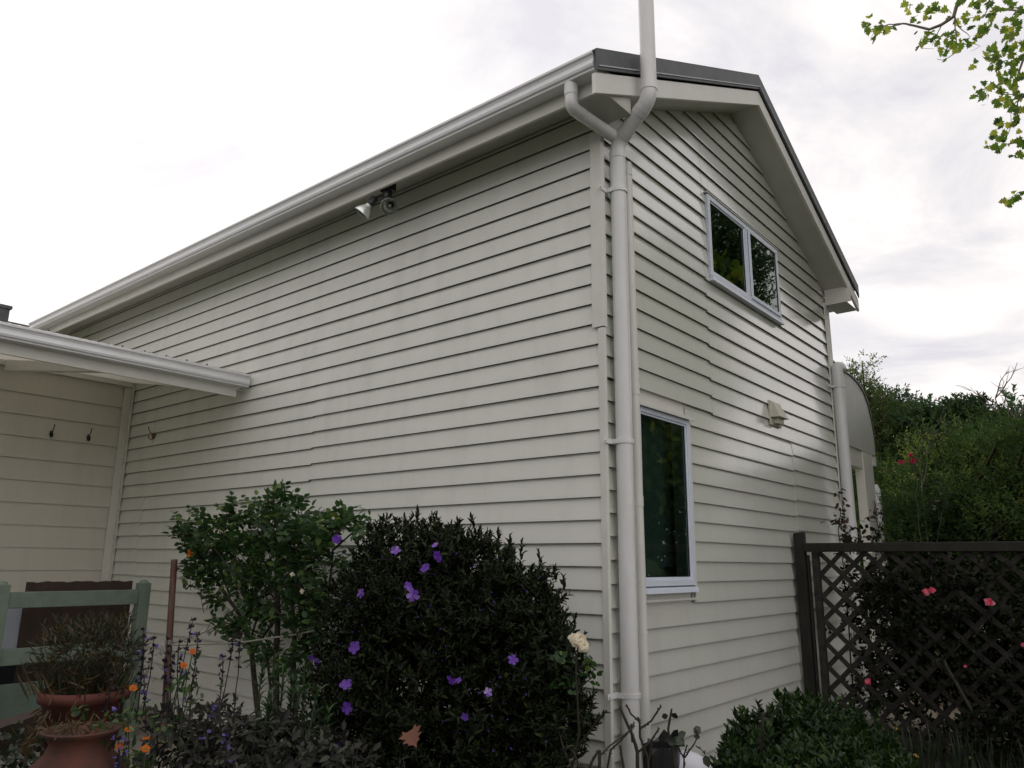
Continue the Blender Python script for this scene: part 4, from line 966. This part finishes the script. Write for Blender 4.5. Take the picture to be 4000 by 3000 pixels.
pruned([[(2652, 3080, D_), (2628, 2930, D_), (2610, 2850, D_), (2624, 2768, D_), (.011, .006)], [(2670, 3080, D_), (2672, 2950, D_), (2685, 2910, D_), (.006, .004)], [(2675, 2960, D_), (2725, 2880, D_), (2720, 2850, D_), (.005, .003)], [(2720, 2915, D_), (2755, 2940, D_), (.003, .002)], [(2612, 2870, D_), (2595, 2855, D_), (.006, .005)], [(2670, 2960, D_), (2640, 2900, D_), (.004, .003)]],
       'pruned rose canes with a few dull round leaves in front of the black pot', [(2640, 2785, D_, .045), (2610, 2795, D_, .035), (2630, 2880, D_, .06), (2670, 2880, D_, .055), (2710, 2865, D_, .05), (2725, 2845, D_, .02), (2755, 2950, D_, .05), (2735, 2880, D_, .03), (2610, 2890, D_, .05), (2650, 2875, D_, .04)])
pruned([[(2255, 3080, 3.5), (2320, 2960, 3.5), (2340, 2930, 3.5), (.009, .007)], [(2300, 3080, 3.5), (2235, 2930, 3.5), (.006, .005)], [(2345, 2950, 3.5), (2400, 2900, 3.6), (2480, 2835, 3.65), (.006, .004)], [(2335, 3080, 3.5), (2342, 2930, 3.5), (.011, .009)]], 'short cut rose stubs with pale ends right below the cream white rose')

# --- white drain elbow and black pot
de = 4.4; a = Vector(PD(2600, 2990, de)); a.z -= .02; e_ = Vector(PD(2690, 2965, de)); g_ = Vector(PD(2790, 3060, de)); base = Vector((g_.x + .03, g_.y, -.05))
mb = MB(); r_e = 62 / FPX * de * .95
a1 = Vector(PD(2615, 3010, de)); a2 = Vector(PD(2710, 2960, de)) + Vector((0, 0, -.03)); a3 = Vector(PD(2760, 3080, de))
mb.tube([a1] + bend(a1, a2, a3, .07) + [a3, Vector((a3.x, a3.y, -.05))], r_e * .9, 28)
ob = mb.build('drain_elbow', mat('white_pvc', (.62, .62, .68), .35), None); tagit(ob, 'white plastic drain elbow at the foot of the gable wall', 'drain pipe')
mb2 = MB(); mb2.tube([a1 + (a1 - a2).normalized() * .0, a1 + (a2 - a1).normalized() * .02], r_e * 1.02, 28); mb2.build('elbow_collar', m_white, ob)
mb = MB(); c_ = Vector(PD(2585, 2985, de - .05)); n = 20; vs = []
for i in range(n):
    a_ = 2 * pi * i / n
    for r, z in ((.075, 0.0), (.095 + .006 * sin(i * 3), c_.z + .10 + .02 * sin(i * 2.3) + .05 * cos(a_ - 1)), (.088, c_.z + .09), (.07, .02)): vs.append((c_.x + r * cos(a_), c_.y + r * sin(a_), z))
fs = [(i * 4 + j, ((i + 1) % n) * 4 + j, ((i + 1) % n) * 4 + j + 1, i * 4 + j + 1) for i in range(n) for j in range(3)]
mb.add(vs, fs, False); ob = mb.build('black_pot', m_black); tagit(ob, 'torn black plastic pot with ragged rim beside the white drain elbow', 'pot')

# --- glossy green shrub bottom right
gs = empty('green_shrub', (1.05, .0, 0), 'low glossy green leafy shrub at the foot of the gable wall by the lattice fence', 'shrub')
L_ = Leaves()
gb = [((2990, 2930, 4.9), (.26, .26, .24), 260), ((3180, 2900, 5.2), (.30, .3, .28), 340), ((3300, 2960, 4.9), (.30, .3, .26), 320), ((3120, 3060, 4.3), (.36, .3, .22), 360), ((2900, 3040, 4.5), (.20, .2, .18), 140), ((3380, 3050, 4.6), (.30, .3, .22), 240), ((2985, 2830, 5.0), (.12, .12, .10), 70), ((3140, 2810, 5.4), (.14, .14, .14), 90), ((3300, 2870, 5.4), (.16, .16, .12), 80)]
for (u, v, d), r, n in gb:
    c = PD(u, v + 22, d); P, D = shell(c, np.array(r) * 1.05, int(n * .72), .35); D = norm(D * .7 + UP * .9 + rng.normal(size=P.shape) * .3); k = P[:, 2] > 0
    shoots(L_, P[k] - D[k] * .05, D[k], 9, .085, .062, .030, spread=.8, up=.25, dr=.15)
print('box', L_.count()); L_.build('foliage', T_OVATE, lf_box, gs)
mb = MB()
for i in range(24):
    u, v, d = random.choice(gb)[0]; c = Vector(PD(u, v, d)); mb.tube(wig((c.x + random.uniform(-.1, .1), c.y, 0), c + Vector((random.uniform(-.2, .2), random.uniform(-.2, .2), .1)), 4, .05), .006, 5)
mb.tube(wig(PD(2975, 3000, 4.4), PD(2980, 2785, 4.4), 4, .02), .009, 7)
mb.build('stems', m_stemr, gs)

# --- lattice fence with its post against the gable wall
fy_ = 3.30
fe = empty('lattice_fence', (1.6, fy_, 0), 'dark weathered timber lattice fence with a heavy top rail running out from the gable wall', 'fence')
mb = MB(); mb.hexa([(.05, fy_ - .045, 0), (.14, fy_ - .045, 0), (.14, fy_ + .045, 0), (.05, fy_ + .045, 0), (.048, fy_ - .047, 1.905), (.142, fy_ - .045, 1.92), (.14, fy_ + .045, 1.922), (.05, fy_ + .045, 1.905)]); mb.build('post', m_fence, fe, bevel=.006)
mb = MB(); mb.box(.205, fy_ - .03, 0, .265, fy_ + .03, 1.728); mb.build('inner_post', m_lath, fe, bevel=.004)
mb = MB(); mb.box(.158, fy_ - .02, .1, .172, fy_ + .02, 1.70); mb.build('batten', m_lath, fe)
mb = MB(); mb.box(.143, fy_ - .055, 1.730, 4.2, fy_ + .055, 1.812); mb.build('top_rail', m_fence, fe, bevel=.008)
for px_ in (2.95, 4.2): 
    mb = MB(); mb.box(px_ - .05, fy_ - .05, 0, px_ + .05, fy_ + .05, 1.728); mb.build('post', m_fence, fe, bevel=.006)
mb = MB(); sp = .205; zt, zl = 1.726, .08; x0, x1 = .27, 2.9
for sgn, yy in ((1, fy_ - .007), (-1, fy_ + .007)):
    k = -20
    while k < 40:
        xa = x0 + k * sp; 
        # line from (xa, zt) going down to the right (sgn 1) or left (-1)
        p = [(xa, zt), (xa + sgn * (zt - zl), zl)]
        pts = []
        for (x, z) in p:
            if x < x0: z = p[0][1] - (x0 - p[0][0]) * sgn if sgn > 0 else p[0][1] - (p[0][0] - x0); x = x0
            if x > x1: z = p[0][1] - (x1 - p[0][0]) if sgn > 0 else p[0][1] - (p[0][0] - x1); x = x1
            pts.append((x, z))
        (xa_, za_), (xb_, zb2_) = pts
        if max(za_, zb2_) <= zt + 1e-6 and min(za_, zb2_) >= zl - 1e-6 and abs(xa_ - xb_) > .05:
            mb.beam((xa_, yy, za_), (xb_, yy, zb2_), .012, .040, up=(0, 1, 0)) if False else mb.beam((xa_, yy + random.uniform(-.001, .001), za_), (xb_, yy + random.uniform(-.001, .001), zb2_), .042, .012, up=(0, 1, 0))
        k += 1
mb.build('lattice_panel', m_lath, fe)

# --- climbing rose on the lattice
cr = empty('climbing_rose', (1.2, 3.6, 0), 'dark climbing rose with pink flowers tangled through the lattice fence', 'climbing rose')
L_ = Leaves(); L2 = Leaves()
for c, r, n in [((1.1, 3.55, 1.05), (.75, .28, .62), 800), ((1.75, 3.5, .8), (.7, .26, .65), 800), ((1.5, 3.25, 1.35), (.8, .14, .35), 200), ((.75, 3.5, 1.45), (.35, .3, .40), 200), ((2.3, 3.4, .9), (.5, .3, .7), 420), ((.7, 3.55, .65), (.35, .2, .35), 130), ((1.2, 3.62, .35), (1.0, .22, .38), 500), ((2.3, 3.6, .4), (.9, .25, .45), 450), ((1.5, 3.8, .9), (1.1, .2, .7), 500), ((1.9, 3.05, .3), (.7, .25, .3), 420), ((1.35, 3.2, .75), (.5, .08, .4), 70), ((2.2, 3.2, .9), (.5, .08, .5), 110), ((.9, 3.22, 1.2), (.3, .06, .35), 90), ((.75, 3.2, .55), (.3, .08, .3), 30)]:
    P, D = shell(c, r, n, .2); L_s = L_; P = P[P[:, 2] > 0]
    shoots(L_, P, norm(rng.normal(size=P.shape) + UP * .4), 6, .09, .052, .034, spread=.95, up=.0, dr=.35)
for u, v in [(3278, 1920), (3290, 1965), (3292, 2000), (3262, 2035), (3300, 2045), (3330, 2060), (3285, 2060), (3400, 2010), (3430, 1990), (3250, 2055), (3320, 2090), (3400, 2100), (3350, 2120)]:
    p = hit(u, v, 1, 3.6); L2.add(p + rng.normal(size=(6, 3)) * .03, rdir(6) - UP * .2, rdir(6), .06, .032)
for u, v in [(3650, 1950), (3300, 2100), (3420, 2080), (3560, 2200), (3700, 2190)]:
    p = hit(u, v, 1, 3.6); L_.add(p + rng.normal(size=(20, 3)) * .06, rdir(20), rdir(20), .06, .04)
print('climb', L_.count())
L_.build('foliage', T_OVATE, lf_climb, cr); L2.build('red_leaves', T_OVATE, lf_red, cr)
mb = MB(); F3 = lambda u, v, y=3.5: Vector(hit(u, v, 1, y))
for a, b, c_, r in [((3350, 2900), (3300, 2300), (3285, 2000), .008), ((3290, 2060), (3270, 2030), (3255, 2000), .003), ((3300, 2010), (3285, 1960), (3275, 1905), .003), ((3700, 2900), (3600, 2400), (3680, 2000), .009), ((3860, 2950), (3500, 2300), (3420, 2020), .007), ((3900, 3000), (3800, 2500), (3950, 2150), .009)]:
    P = wig(F3(*a), F3(*b), 4, .03)[:-1] + wig(F3(*b), F3(*c_), 4, .04); mb.tube(P, [r * (1 - .07 * i) for i in range(len(P))], 6)
P = wig(hit(3680, 2560, 1, 3.15), hit(3830, 2850, 1, 3.05), 6, .03); mb.tube(P, [.014] * 7, 8)
mb.build('canes', m_barkd, cr)
for u, v, s in [(3620, 2312, .035), (3640, 2305, .03), (3865, 2352, .04), (3392, 2663, .032), (3772, 2603, .015), (3998, 2520, .02)]:
    p = hit(u, v, 1, 3.10); bloom(cr, p, CAM - p + np.array([random.uniform(-2, 2), 0, 1]), s, pet_pink)
for u, v, s in [(3520, 1805, .035), (3558, 1778, .026), (3567, 1800, .032), (3552, 1803, .02)]:
    p = hit(u, v, 1, 4.6); bloom(cr, p, CAM - p + np.array([random.uniform(-2, 2), 0, 1]), s, leafmat('deep_pink_petal', (.35, .03, .07), (.5, .06, .12), None, .6, .3))
mb = MB(); mb.tube(wig(hit(3600, 2120, 1, 3.6), hit(3556, 1800, 1, 4.6), 6, .03), .004, 5); mb.build('cane', m_stemr, cr)
# strap-leaved plants at the fence foot
sp_ = empty('strap_leaf_plant', (1.5, 2.3, 0), 'dark strappy leaved clump at the foot of the lattice fence', 'plant'); L_ = Leaves()
for i in range(16):
    c = np.array([random.uniform(.7, 2.1), random.uniform(1.5, 2.9), 0]); n = 22; a_ = rng.random(n) * 6.28; L_.add(c + rng.normal(size=(n, 3)) * [.04, .04, 0], np.stack([np.cos(a_) * .35, np.sin(a_) * .35, np.ones(n)], 1), rdir(n) * .3 + np.stack([np.cos(a_), np.sin(a_), 0 * a_], 1), rng.uniform(.25, .5, n), .018)
L_.build('foliage', T_STRAP, lf_strap, sp_)
L_ = Leaves(); n = 70; P = np.stack([rng.uniform(.6, 2.5, n), rng.uniform(.8, 3.1, n), rng.uniform(.02, .3, n)], 1); L_.add(P, rdir(n), rdir(n) * .5 + UP, .05, .04)
ly = empty('yellow_leaves', (1.5, 2.0, 0), 'scattered yellowing leaves among the strappy plants by the fence foot', 'leaves'); ly['kind'] = 'stuff'
L_.build('blades', T_OVATE, leafmat('yellowed_leaf', (.25, .20, .03), (.35, .25, .04), (.10, .12, .03), .7, .3), ly)

# --- hedge and trees beyond
def tree(name, label, cat, blobs, m, ls, tmpl, trunk=None, lw=.5, per=6, inner=.5, group=None, tr_mat=None, sl_=.16, upb=.35):
    c0 = np.array(blobs[0][0]); par = empty(name, (c0[0], c0[1], 0), label, cat, group); L_ = Leaves()
    for c, r, n in blobs:
        ct = random.random() ** 1.3
        P, D = shell(c, r, n, inner); P = P[P[:, 2] > .1]; D = D[:len(P)]
        D = norm(P - np.array(c) + 1e-6); D = norm(D * .9 + UP * upb + rng.normal(size=P.shape) * .45)
        shoots(L_, P, D, per, sl_, ls, ls * lw, spread=.85, up=.05, dr=.3, ct=ct)
    print(name, L_.count()); L_.build('crown', tmpl, m, par)
    mb = MB(); c0 = Vector(c0)
    base = Vector(trunk if trunk else (c0.x, c0.y, 0))
    top_ = Vector(c0); mb.tube(wig(base, top_, 6, .03), [.14, .13, .11, .09, .07, .05, .03], 10)
    for c, r, n in blobs[1:]:
        q = base.lerp(top_, random.uniform(.35, .8)); mb.tube(wig(q, Vector(c), 5, .06), [.06, .05, .04, .03, .02, .012], 7)
    mb.build('trunk', tr_mat or m_barkd, par); return par
def clumps(bl, k, rs, n):
    o = []
    for c, r, _ in bl:
        P, D = shell(c, np.array(r) * 1.04, k, .85)
        for p in P:
            if p[2] > .1 : q = rs * random.uniform(.7, 1.3); o.append((tuple(p), (q * 1.15, q * 1.15, q * .75), n))
    return o
def B(u, v, d, r, n):
    c = at(u, v, d); return (tuple(c), r if hasattr(r, '__len__') else (r, r, r), n)
hb = [B(3560, 2080, 13.2, (1.1, .9, 1.1), 500), B(3780, 2040, 12.6, (1.3, .9, 1.3), 700), B(4010, 2030, 12.2, (1.2, .9, 1.3), 600), B(4250, 2010, 12, (1.2, .9, 1.4), 300), B(3720, 1925, 13, (.6, .6, .5), 120), B(3900, 1915, 12.8, (.6, .6, .5), 120), B(3570, 2230, 12.6, (1.2, .7, 1.0), 300), B(3860, 2230, 11.6, (1.3, .7, 1.0), 300), B(3420, 2200, 13.6, (1.2, .7, 1.5), 400), B(3600, 2480, 12, (1.8, .7, 1.0), 200)]
tree('conifer_hedge', 'broad feathery green hedge with yellowish tips behind the lattice fence', 'hedge', hb + clumps(hb[:9], 26, .27, 42), lf_hedge, .066, T_LANCE, lw=.42, per=8, inner=.5, sl_=.20, upb=.55)
tb = [B(3700, 1840, 15.5, (1.3, 1.1, .9), 400), B(3570, 1800, 15.5, (.8, .8, .6), 200), B(3880, 1840, 15.5, (1.1, .9, .6), 250), B(3930, 1860, 15.2, (1.3, .9, .8), 300)]
ts = [B(3560, 1625, 15.5, (.30, .5, .16), 60), B(3600, 1612, 15.5, (.22, .4, .12), 40), B(3650, 1605, 15.5, (.34, .5, .14), 80), B(3690, 1622, 15.5, (.34, .5, .14), 70), B(3630, 1655, 15.5, (.5, .6, .2), 120), B(3740, 1590, 15.5, (.18, .3, .12), 30), B(3765, 1620, 15.5, (.36, .5, .13), 70), B(3800, 1580, 15.5, (.22, .3, .10), 34), B(3822, 1570, 15.5, (.10, .2, .06), 12), B(3725, 1575, 15.5, (.10, .2, .06), 12), B(3790, 1610, 15.5, (.2, .3, .1), 34), B(3850, 1635, 15.5, (.4, .5, .12), 70), B(3880, 1655, 15.5, (.4, .5, .14), 80), B(3920, 1680, 15.5, (.34, .5, .14), 70), B(3800, 1665, 15.5, (.7, .6, .22), 180), B(3720, 1665, 15.5, (.5, .6, .22), 120), B(3870, 1705, 15.5, (.6, .6, .22), 140), B(3573, 1590, 15.5, (.09, .1, .07), 10), B(3840, 1610, 15.5, (.2, .3, .06), 18)]
tree('broadleaf_tree', 'dark green broadleaf tree with layered drooping sprays in the middle of the background', 'tree', tb + ts + clumps(tb, 20, .34, 26), lf_dark, .105, T_LANCE, lw=.38, per=8, inner=.3, sl_=.14, upb=.0, group='trees beyond the hedge')
sb = [B(3480, 1700, 16.5, (.6, .6, .7), 200)]
tree('slender_tree', 'small airy tree with a loose tufted top behind the canopy', 'tree', sb + [B(3440, 1550, 16.5, (.26, .3, .16), 40), B(3500, 1560, 16.5, (.32, .3, .18), 60), B(3462, 1600, 16.5, (.30, .3, .16), 50), B(3510, 1595, 16.5, (.25, .3, .14), 36), B(3490, 1630, 16.5, (.36, .3, .18), 60)] + clumps(sb, 14, .28, 26),
     lf_dark, .085, T_LANCE, lw=.4, per=7, inner=.2, group='trees beyond the hedge')
yb = [B(3385, 1760, 15.5, (.7, .6, 1.2), 300), B(3320, 1580, 15.5, (.5, .4, .7), 160), B(3420, 1850, 15, (.8, .5, .9), 250), B(3300, 1850, 15.5, (.8, .5, 1.3), 250), B(3400, 1990, 14.8, (.9, .5, 1), 250)]
tree('yellow_green_tree', 'yellow green small leaved tree showing beside the curved canopy', 'tree', yb + clumps(yb, 18, .26, 30) + [B(3330, 1490, 15.5, (.2, .2, .2), 30), B(3375, 1530, 15.5, (.22, .2, .2), 34), B(3395, 1580, 15.5, (.22, .2, .2), 34), B(3300, 1460, 15.5, (.2, .2, .16), 24), B(3430, 1680, 15.5, (.25, .3, .3), 60), B(3415, 1630, 15.5, (.22, .3, .25), 50)],
     lf_yel, .062, T_LANCE, lw=.42, per=7, inner=.3, group='trees beyond the hedge')
pb2 = [B(4020, 1810, 14, (.9, .8, .8), 250), B(3960, 1780, 14, (.5, .5, .35), 120), B(3920, 1870, 13.6, (.7, .6, .45), 160)]
tree('pale_tipped_tree', 'green tree with light tips and bare twigs at the right edge of the background', 'tree', pb2 + clumps(pb2, 16, .28, 28) + [B(3985, 1640, 14, (.30, .4, .10), 34), B(4010, 1660, 14, (.3, .4, .14), 50), B(3970, 1690, 14, (.26, .4, .12), 36)],
     lf_hedge, .095, T_LANCE, lw=.34, per=7, inner=.3, group='trees beyond the hedge')
dt = empty('dead_tree', at(3600, 1800, 15.5) * [1, 1, 0], 'bare dead pine spike rising above the dark broadleaf tree', 'tree')
mb = MB(); P0 = Vector(at(3604, 1900, 15.5)); P1 = Vector(at(3596, 1558, 15.5)); P0g = Vector((P0.x, P0.y, 0)); mb.tube([P0g, P0, P0.lerp(P1, .5), P0.lerp(P1, .8), P1], [.09, .06, .045, .03, .008], 8); mb.build('trunk', m_bark, dt); mb = MB()
for (u0, v0, u1, v1) in [(3597, 1585, 3575, 1578), (3597, 1584, 3610, 1582), (3590, 1565, 3588, 1556), (3600, 1592, 3614, 1590), (3600, 1606, 3622, 1600), (3603, 1606, 3580, 1600), (3601, 1575, 3598, 1555)]: mb.tube(wig(at(u0, v0, 15.5), at(u1, v1, 15.5), 3, .05), [.02, .015, .012, .004], 5)
mb.build('branches', m_bark, dt)
bt = empty('bare_tree', at(3950, 1850, 13) * [1, 1, 0], 'leafless grey twiggy branches reaching above the hedge on the right', 'tree')
mb = MB(); g0 = Vector(at(3960, 1900, 13)); mb.tube([(g0.x, g0.y, 0), g0], [.05, .04], 8)
def br2(a, b, r, dep):
    P = wig(a, b, 5, .05); mb.tube(P, [r * (1 - .13 * i) for i in range(6)], 5)
    if dep:
        for i in range(4):
            q = P[random.randint(1, 5)]; d = (b - a) * random.uniform(.3, .5); d = Matrix.Rotation(random.uniform(-.7, .7), 3, 'Y') @ d; d = Matrix.Rotation(random.uniform(-.5, .5), 3, 'X') @ d; br2(q, q + d, r * .5, dep - 1)
for u, v in [(3888, 1555), (3940, 1600), (3975, 1580), (4000, 1600)]: br2(g0, Vector(at(u, v, 13)), .02, 2)
g1 = Vector(at(3600, 1900, 11.6)); br2(g1, Vector(at(3655, 1660, 11.6)), .009, 2); br2(g1, Vector(at(3590, 1740, 11.6)), .007, 1); 
mb.tube([(g1.x, g1.y, 0), g1], [.016, .01], 6)
mb.build('branches', m_bark, bt)
# unseen trees added for window reflections and wall shade, then one seen through gaps
tree('unseen_tree', 'big dark tree standing out of view beyond the right end of the fence', 'tree',
     [((6.1, 13.0, 9.0), (2.5, 2.0, 2.9), 4600), ((7.5, 15.5, 3.2), (3.2, 1.6, 3.0), 900), ((11, 11, 3.2), (1.8, 3.2, 3.2), 900), ((5.6, 17.5, 2.6), (2.2, 1.5, 2.4), 500), ((4.8, 8.8, 1.9), (1.3, 1.6, 1.7), 700)], lf_dark, .15, T_DIA, lw=.55, per=10, inner=.4, sl_=.3)
tree('unseen_tree', 'unseen dark tree added behind the camera to shade the walls, left of the lawn', 'tree', [((-3.5, -10.5, 4.0), (3.8, 2.2, 3.8), 1000), ((-8.5, -7.5, 3.4), (2, 2.5, 3.2), 700)], lf_dark, .26, T_DIA, lw=.6, per=8, inner=.4, sl_=.35)
tree('unseen_tree', 'unseen dark tree added behind the camera to shade the walls, right of the lawn', 'tree', [((3.5, -11.5, 3.9), (3.8, 2.2, 3.7), 1000), ((9.5, -8.5, 3.4), (3, 3, 3.3), 800)], lf_dark, .26, T_DIA, lw=.6, per=8, inner=.4, sl_=.35)
tree('distant_tree', 'dark green garden tree filling the gaps far behind the hedge', 'tree',
     [B(3500, 2000, 19, (2.6, 1.2, 2.4), 900), B(3900, 2000, 19, (2.6, 1.2, 2.2), 900), B(3250, 2050, 19, (1.8, 1.2, 2.3), 500), B(4250, 1950, 19, (2.2, 1.2, 2.6), 400)],
     lf_dark, .16, T_DIA, lw=.5, per=8, inner=.4, sl_=.3, group='trees beyond the hedge')

# --- plane tree to the right, its outer branches hang into the view
pt_ = empty('plane_tree', (5.6, 7.6, 0), 'large plane tree whose leafy outer branches hang in from the top right', 'tree')
L_ = Leaves(); n = 13000
P, D = shell((6.0, 7.8, 6.0), (3.4, 5.0, 4.2), n, .45)
rel = P - CAM; uu = 2000 + FPX * (rel @ R[0]) / (rel @ R[2]); vv = 1500 - FPX * (rel @ R[1]) / (rel @ R[2]); infr = (rel @ R[2] > 0) & (uu < 4150) & (uu > -100) & (vv > -60) & (vv < 3100)
P = P[~infr]; D = D[~infr]; n = len(P)
for _ in range(3): L_.add(P + rng.normal(size=(n, 3)) * .12, D + rng.normal(size=(n, 3)) * .8 - UP * .3, rdir(n) + UP * .8, .16, .17)
L6 = L_
dpl = 8.2
clu = [(3405, 65, 2), (3395, 105, 3), (3425, 115, 4), (3445, 75, 2), (3440, 110, 3), (3480, 110, 3), (3405, 150, 1), (3550, 20, 4), (3590, 30, 4), (3630, 35, 4), (3660, 25, 3), (3570, 55, 2), (3625, 70, 2), (3580, 82, 2), (3700, 45, 2), (3585, 125, 1), (3610, 150, 3), (3630, 140, 3), (3660, 150, 3), (3600, 172, 3), (3640, 130, 2),
       (3700, 150, 4), (3730, 130, 4), (3750, 160, 5), (3720, 175, 4), (3690, 185, 3), (3700, 215, 2), (3745, 180, 3), (3730, 70, 2), (3745, 90, 2), (3790, 95, 2), (3830, 55, 3), (3880, 60, 4), (3870, 90, 4), (3840, 120, 4), (3860, 110, 4), (3810, 155, 3), (3790, 150, 2), (3775, 60, 3), (3820, 10, 5), (3760, 5, 4), (3870, 15, 5), (3900, 30, 4), (3950, 20, 5), (3985, 40, 6), (3975, 90, 5), (3940, 100, 4), (3960, 130, 6), (3930, 160, 5), (3880, 185, 4), (3910, 210, 5), (3950, 190, 6), (3985, 170, 6),
       (3880, 215, 4), (3850, 210, 2), (3820, 240, 2), (3900, 245, 4), (3890, 265, 3), (3940, 240, 5), (3975, 240, 6), (3960, 280, 5), (3920, 290, 3), (3990, 300, 5), (3940, 315, 3), (3970, 340, 4), (3850, 330, 2), (3820, 360, 3), (3850, 370, 3), (3855, 410, 1), (3900, 340, 3), (3915, 355, 3), (3900, 390, 3), (3930, 385, 3), (3950, 400, 4), (3985, 380, 4), (3990, 430, 3), (3960, 415, 3),
       (3910, 480, 3), (3930, 470, 1), (3970, 470, 3), (3975, 495, 2), (3890, 515, 3), (3925, 520, 3), (3910, 545, 4), (3950, 545, 2), (3900, 580, 3), (3925, 575, 2), (3835, 565, 1), (3840, 580, 1), (3970, 545, 2), (3990, 560, 4), (3985, 600, 3), (3960, 615, 2), (3980, 740, 2), (3940, 770, 2), (3920, 785, 1), (3960, 805, 1), (3990, 770, 3), (3420, 135, 1), (3395, 85, 1)]
L5 = Leaves()
for u, v, k in clu:
    for _ in range(k + (2 if k > 2 else 0)):
        p = at(u + random.uniform(-14, 14), v + random.uniform(-14, 14), dpl + random.uniform(-.4, .4)); s = random.uniform(.042, .078) if k < 6 else random.uniform(.05, .085)
        d = np.array([random.uniform(-1, .4), random.uniform(-.6, .6), random.uniform(-1., .3)])
        L5.add(p[None], d[None], ((CAM - p) * .35 + rng.normal(size=3) * 3.0)[None], s, s * 1.1, min(1., random.random() ** .8))
T_HEX = ([(0, 0, 0), (.3, .5, .08), (.8, .4, 0), (1, 0, -.1), (.8, -.4, 0), (.3, -.5, .08)], [(0, 1, 2, 3), (0, 3, 4, 5)])
L6.build('crown', T_HEX, lf_plane, pt_); L5.build('branch_leaves', T_PLANE, lf_plane, pt_); print('plane', L_.count(), L5.count())
mb = MB(); Pp = lambda u, v: Vector(at(u, v, dpl))
for pts, r in [([(3760, -40), (3725, 65), (3680, 95), (3630, 115), (3570, 100), (3525, 92), (3480, 105), (3430, 100)], .02), ([(3730, 65), (3750, 110), (3790, 145)], .008), ([(3680, 95), (3660, 140), (3640, 180)], .006), ([(3730, 70), (3735, 130), (3740, 200), (3680, 235), (3660, 230)], .007), ([(3525, 92), (3470, 95), (3420, 115), (3400, 150)], .007), ([(4050, 150), (3980, 280), (3970, 310), (3955, 370), (3910, 370)], .012), ([(4050, 300), (3975, 400), (3975, 460), (3950, 490), (3950, 420)], .008), ([(3960, 560), (3900, 570), (3840, 572)], .004), ([(4050, 740), (3980, 750), (3930, 780)], .005), ([(3880, 0), (3840, 70), (3790, 70), (3720, 80)], .006), ([(3950, 490), (3920, 560), (3990, 560)], .004), ([(3630, 115), (3600, 190), (3650, 190)], .004), ([(3800, 170), (3830, 180), (3790, 200)], .003), ([(4040, 60), (3960, 40), (3880, 40)], .012)]:
    P = []
    for a, b in zip(pts, pts[1:]): P += wig(Pp(*a), Pp(*b), 3, .04)[:-1]
    P.append(Pp(*pts[-1])); m = len(P); mb.tube(P, [r * (1 - .8 * i / m) for i in range(m)], 6)
mb.build('twigs', m_bark, pt_)
mb = MB(); mb.tube(wig((6.4, 7.6, 0), (6.2, 7.5, 6.5), 6, .02), [.32, .29, .27, .25, .22, .18, .12], 16)
for e in [(3.3, 4.2, 8.0), (4.2, 9.6, 7.5), (8.2, 8, 8.5), (6, 11, 8), (7, 4, 8), tuple(at(4080, -60, dpl)), tuple(at(4100, 200, dpl))]: mb.tube(wig((6.25, 7.5, random.uniform(3, 5.5)), e, 6, .04), [.12, .10, .08, .06, .05, .04, .02], 9)
mb.build('trunk', m_bark, pt_)
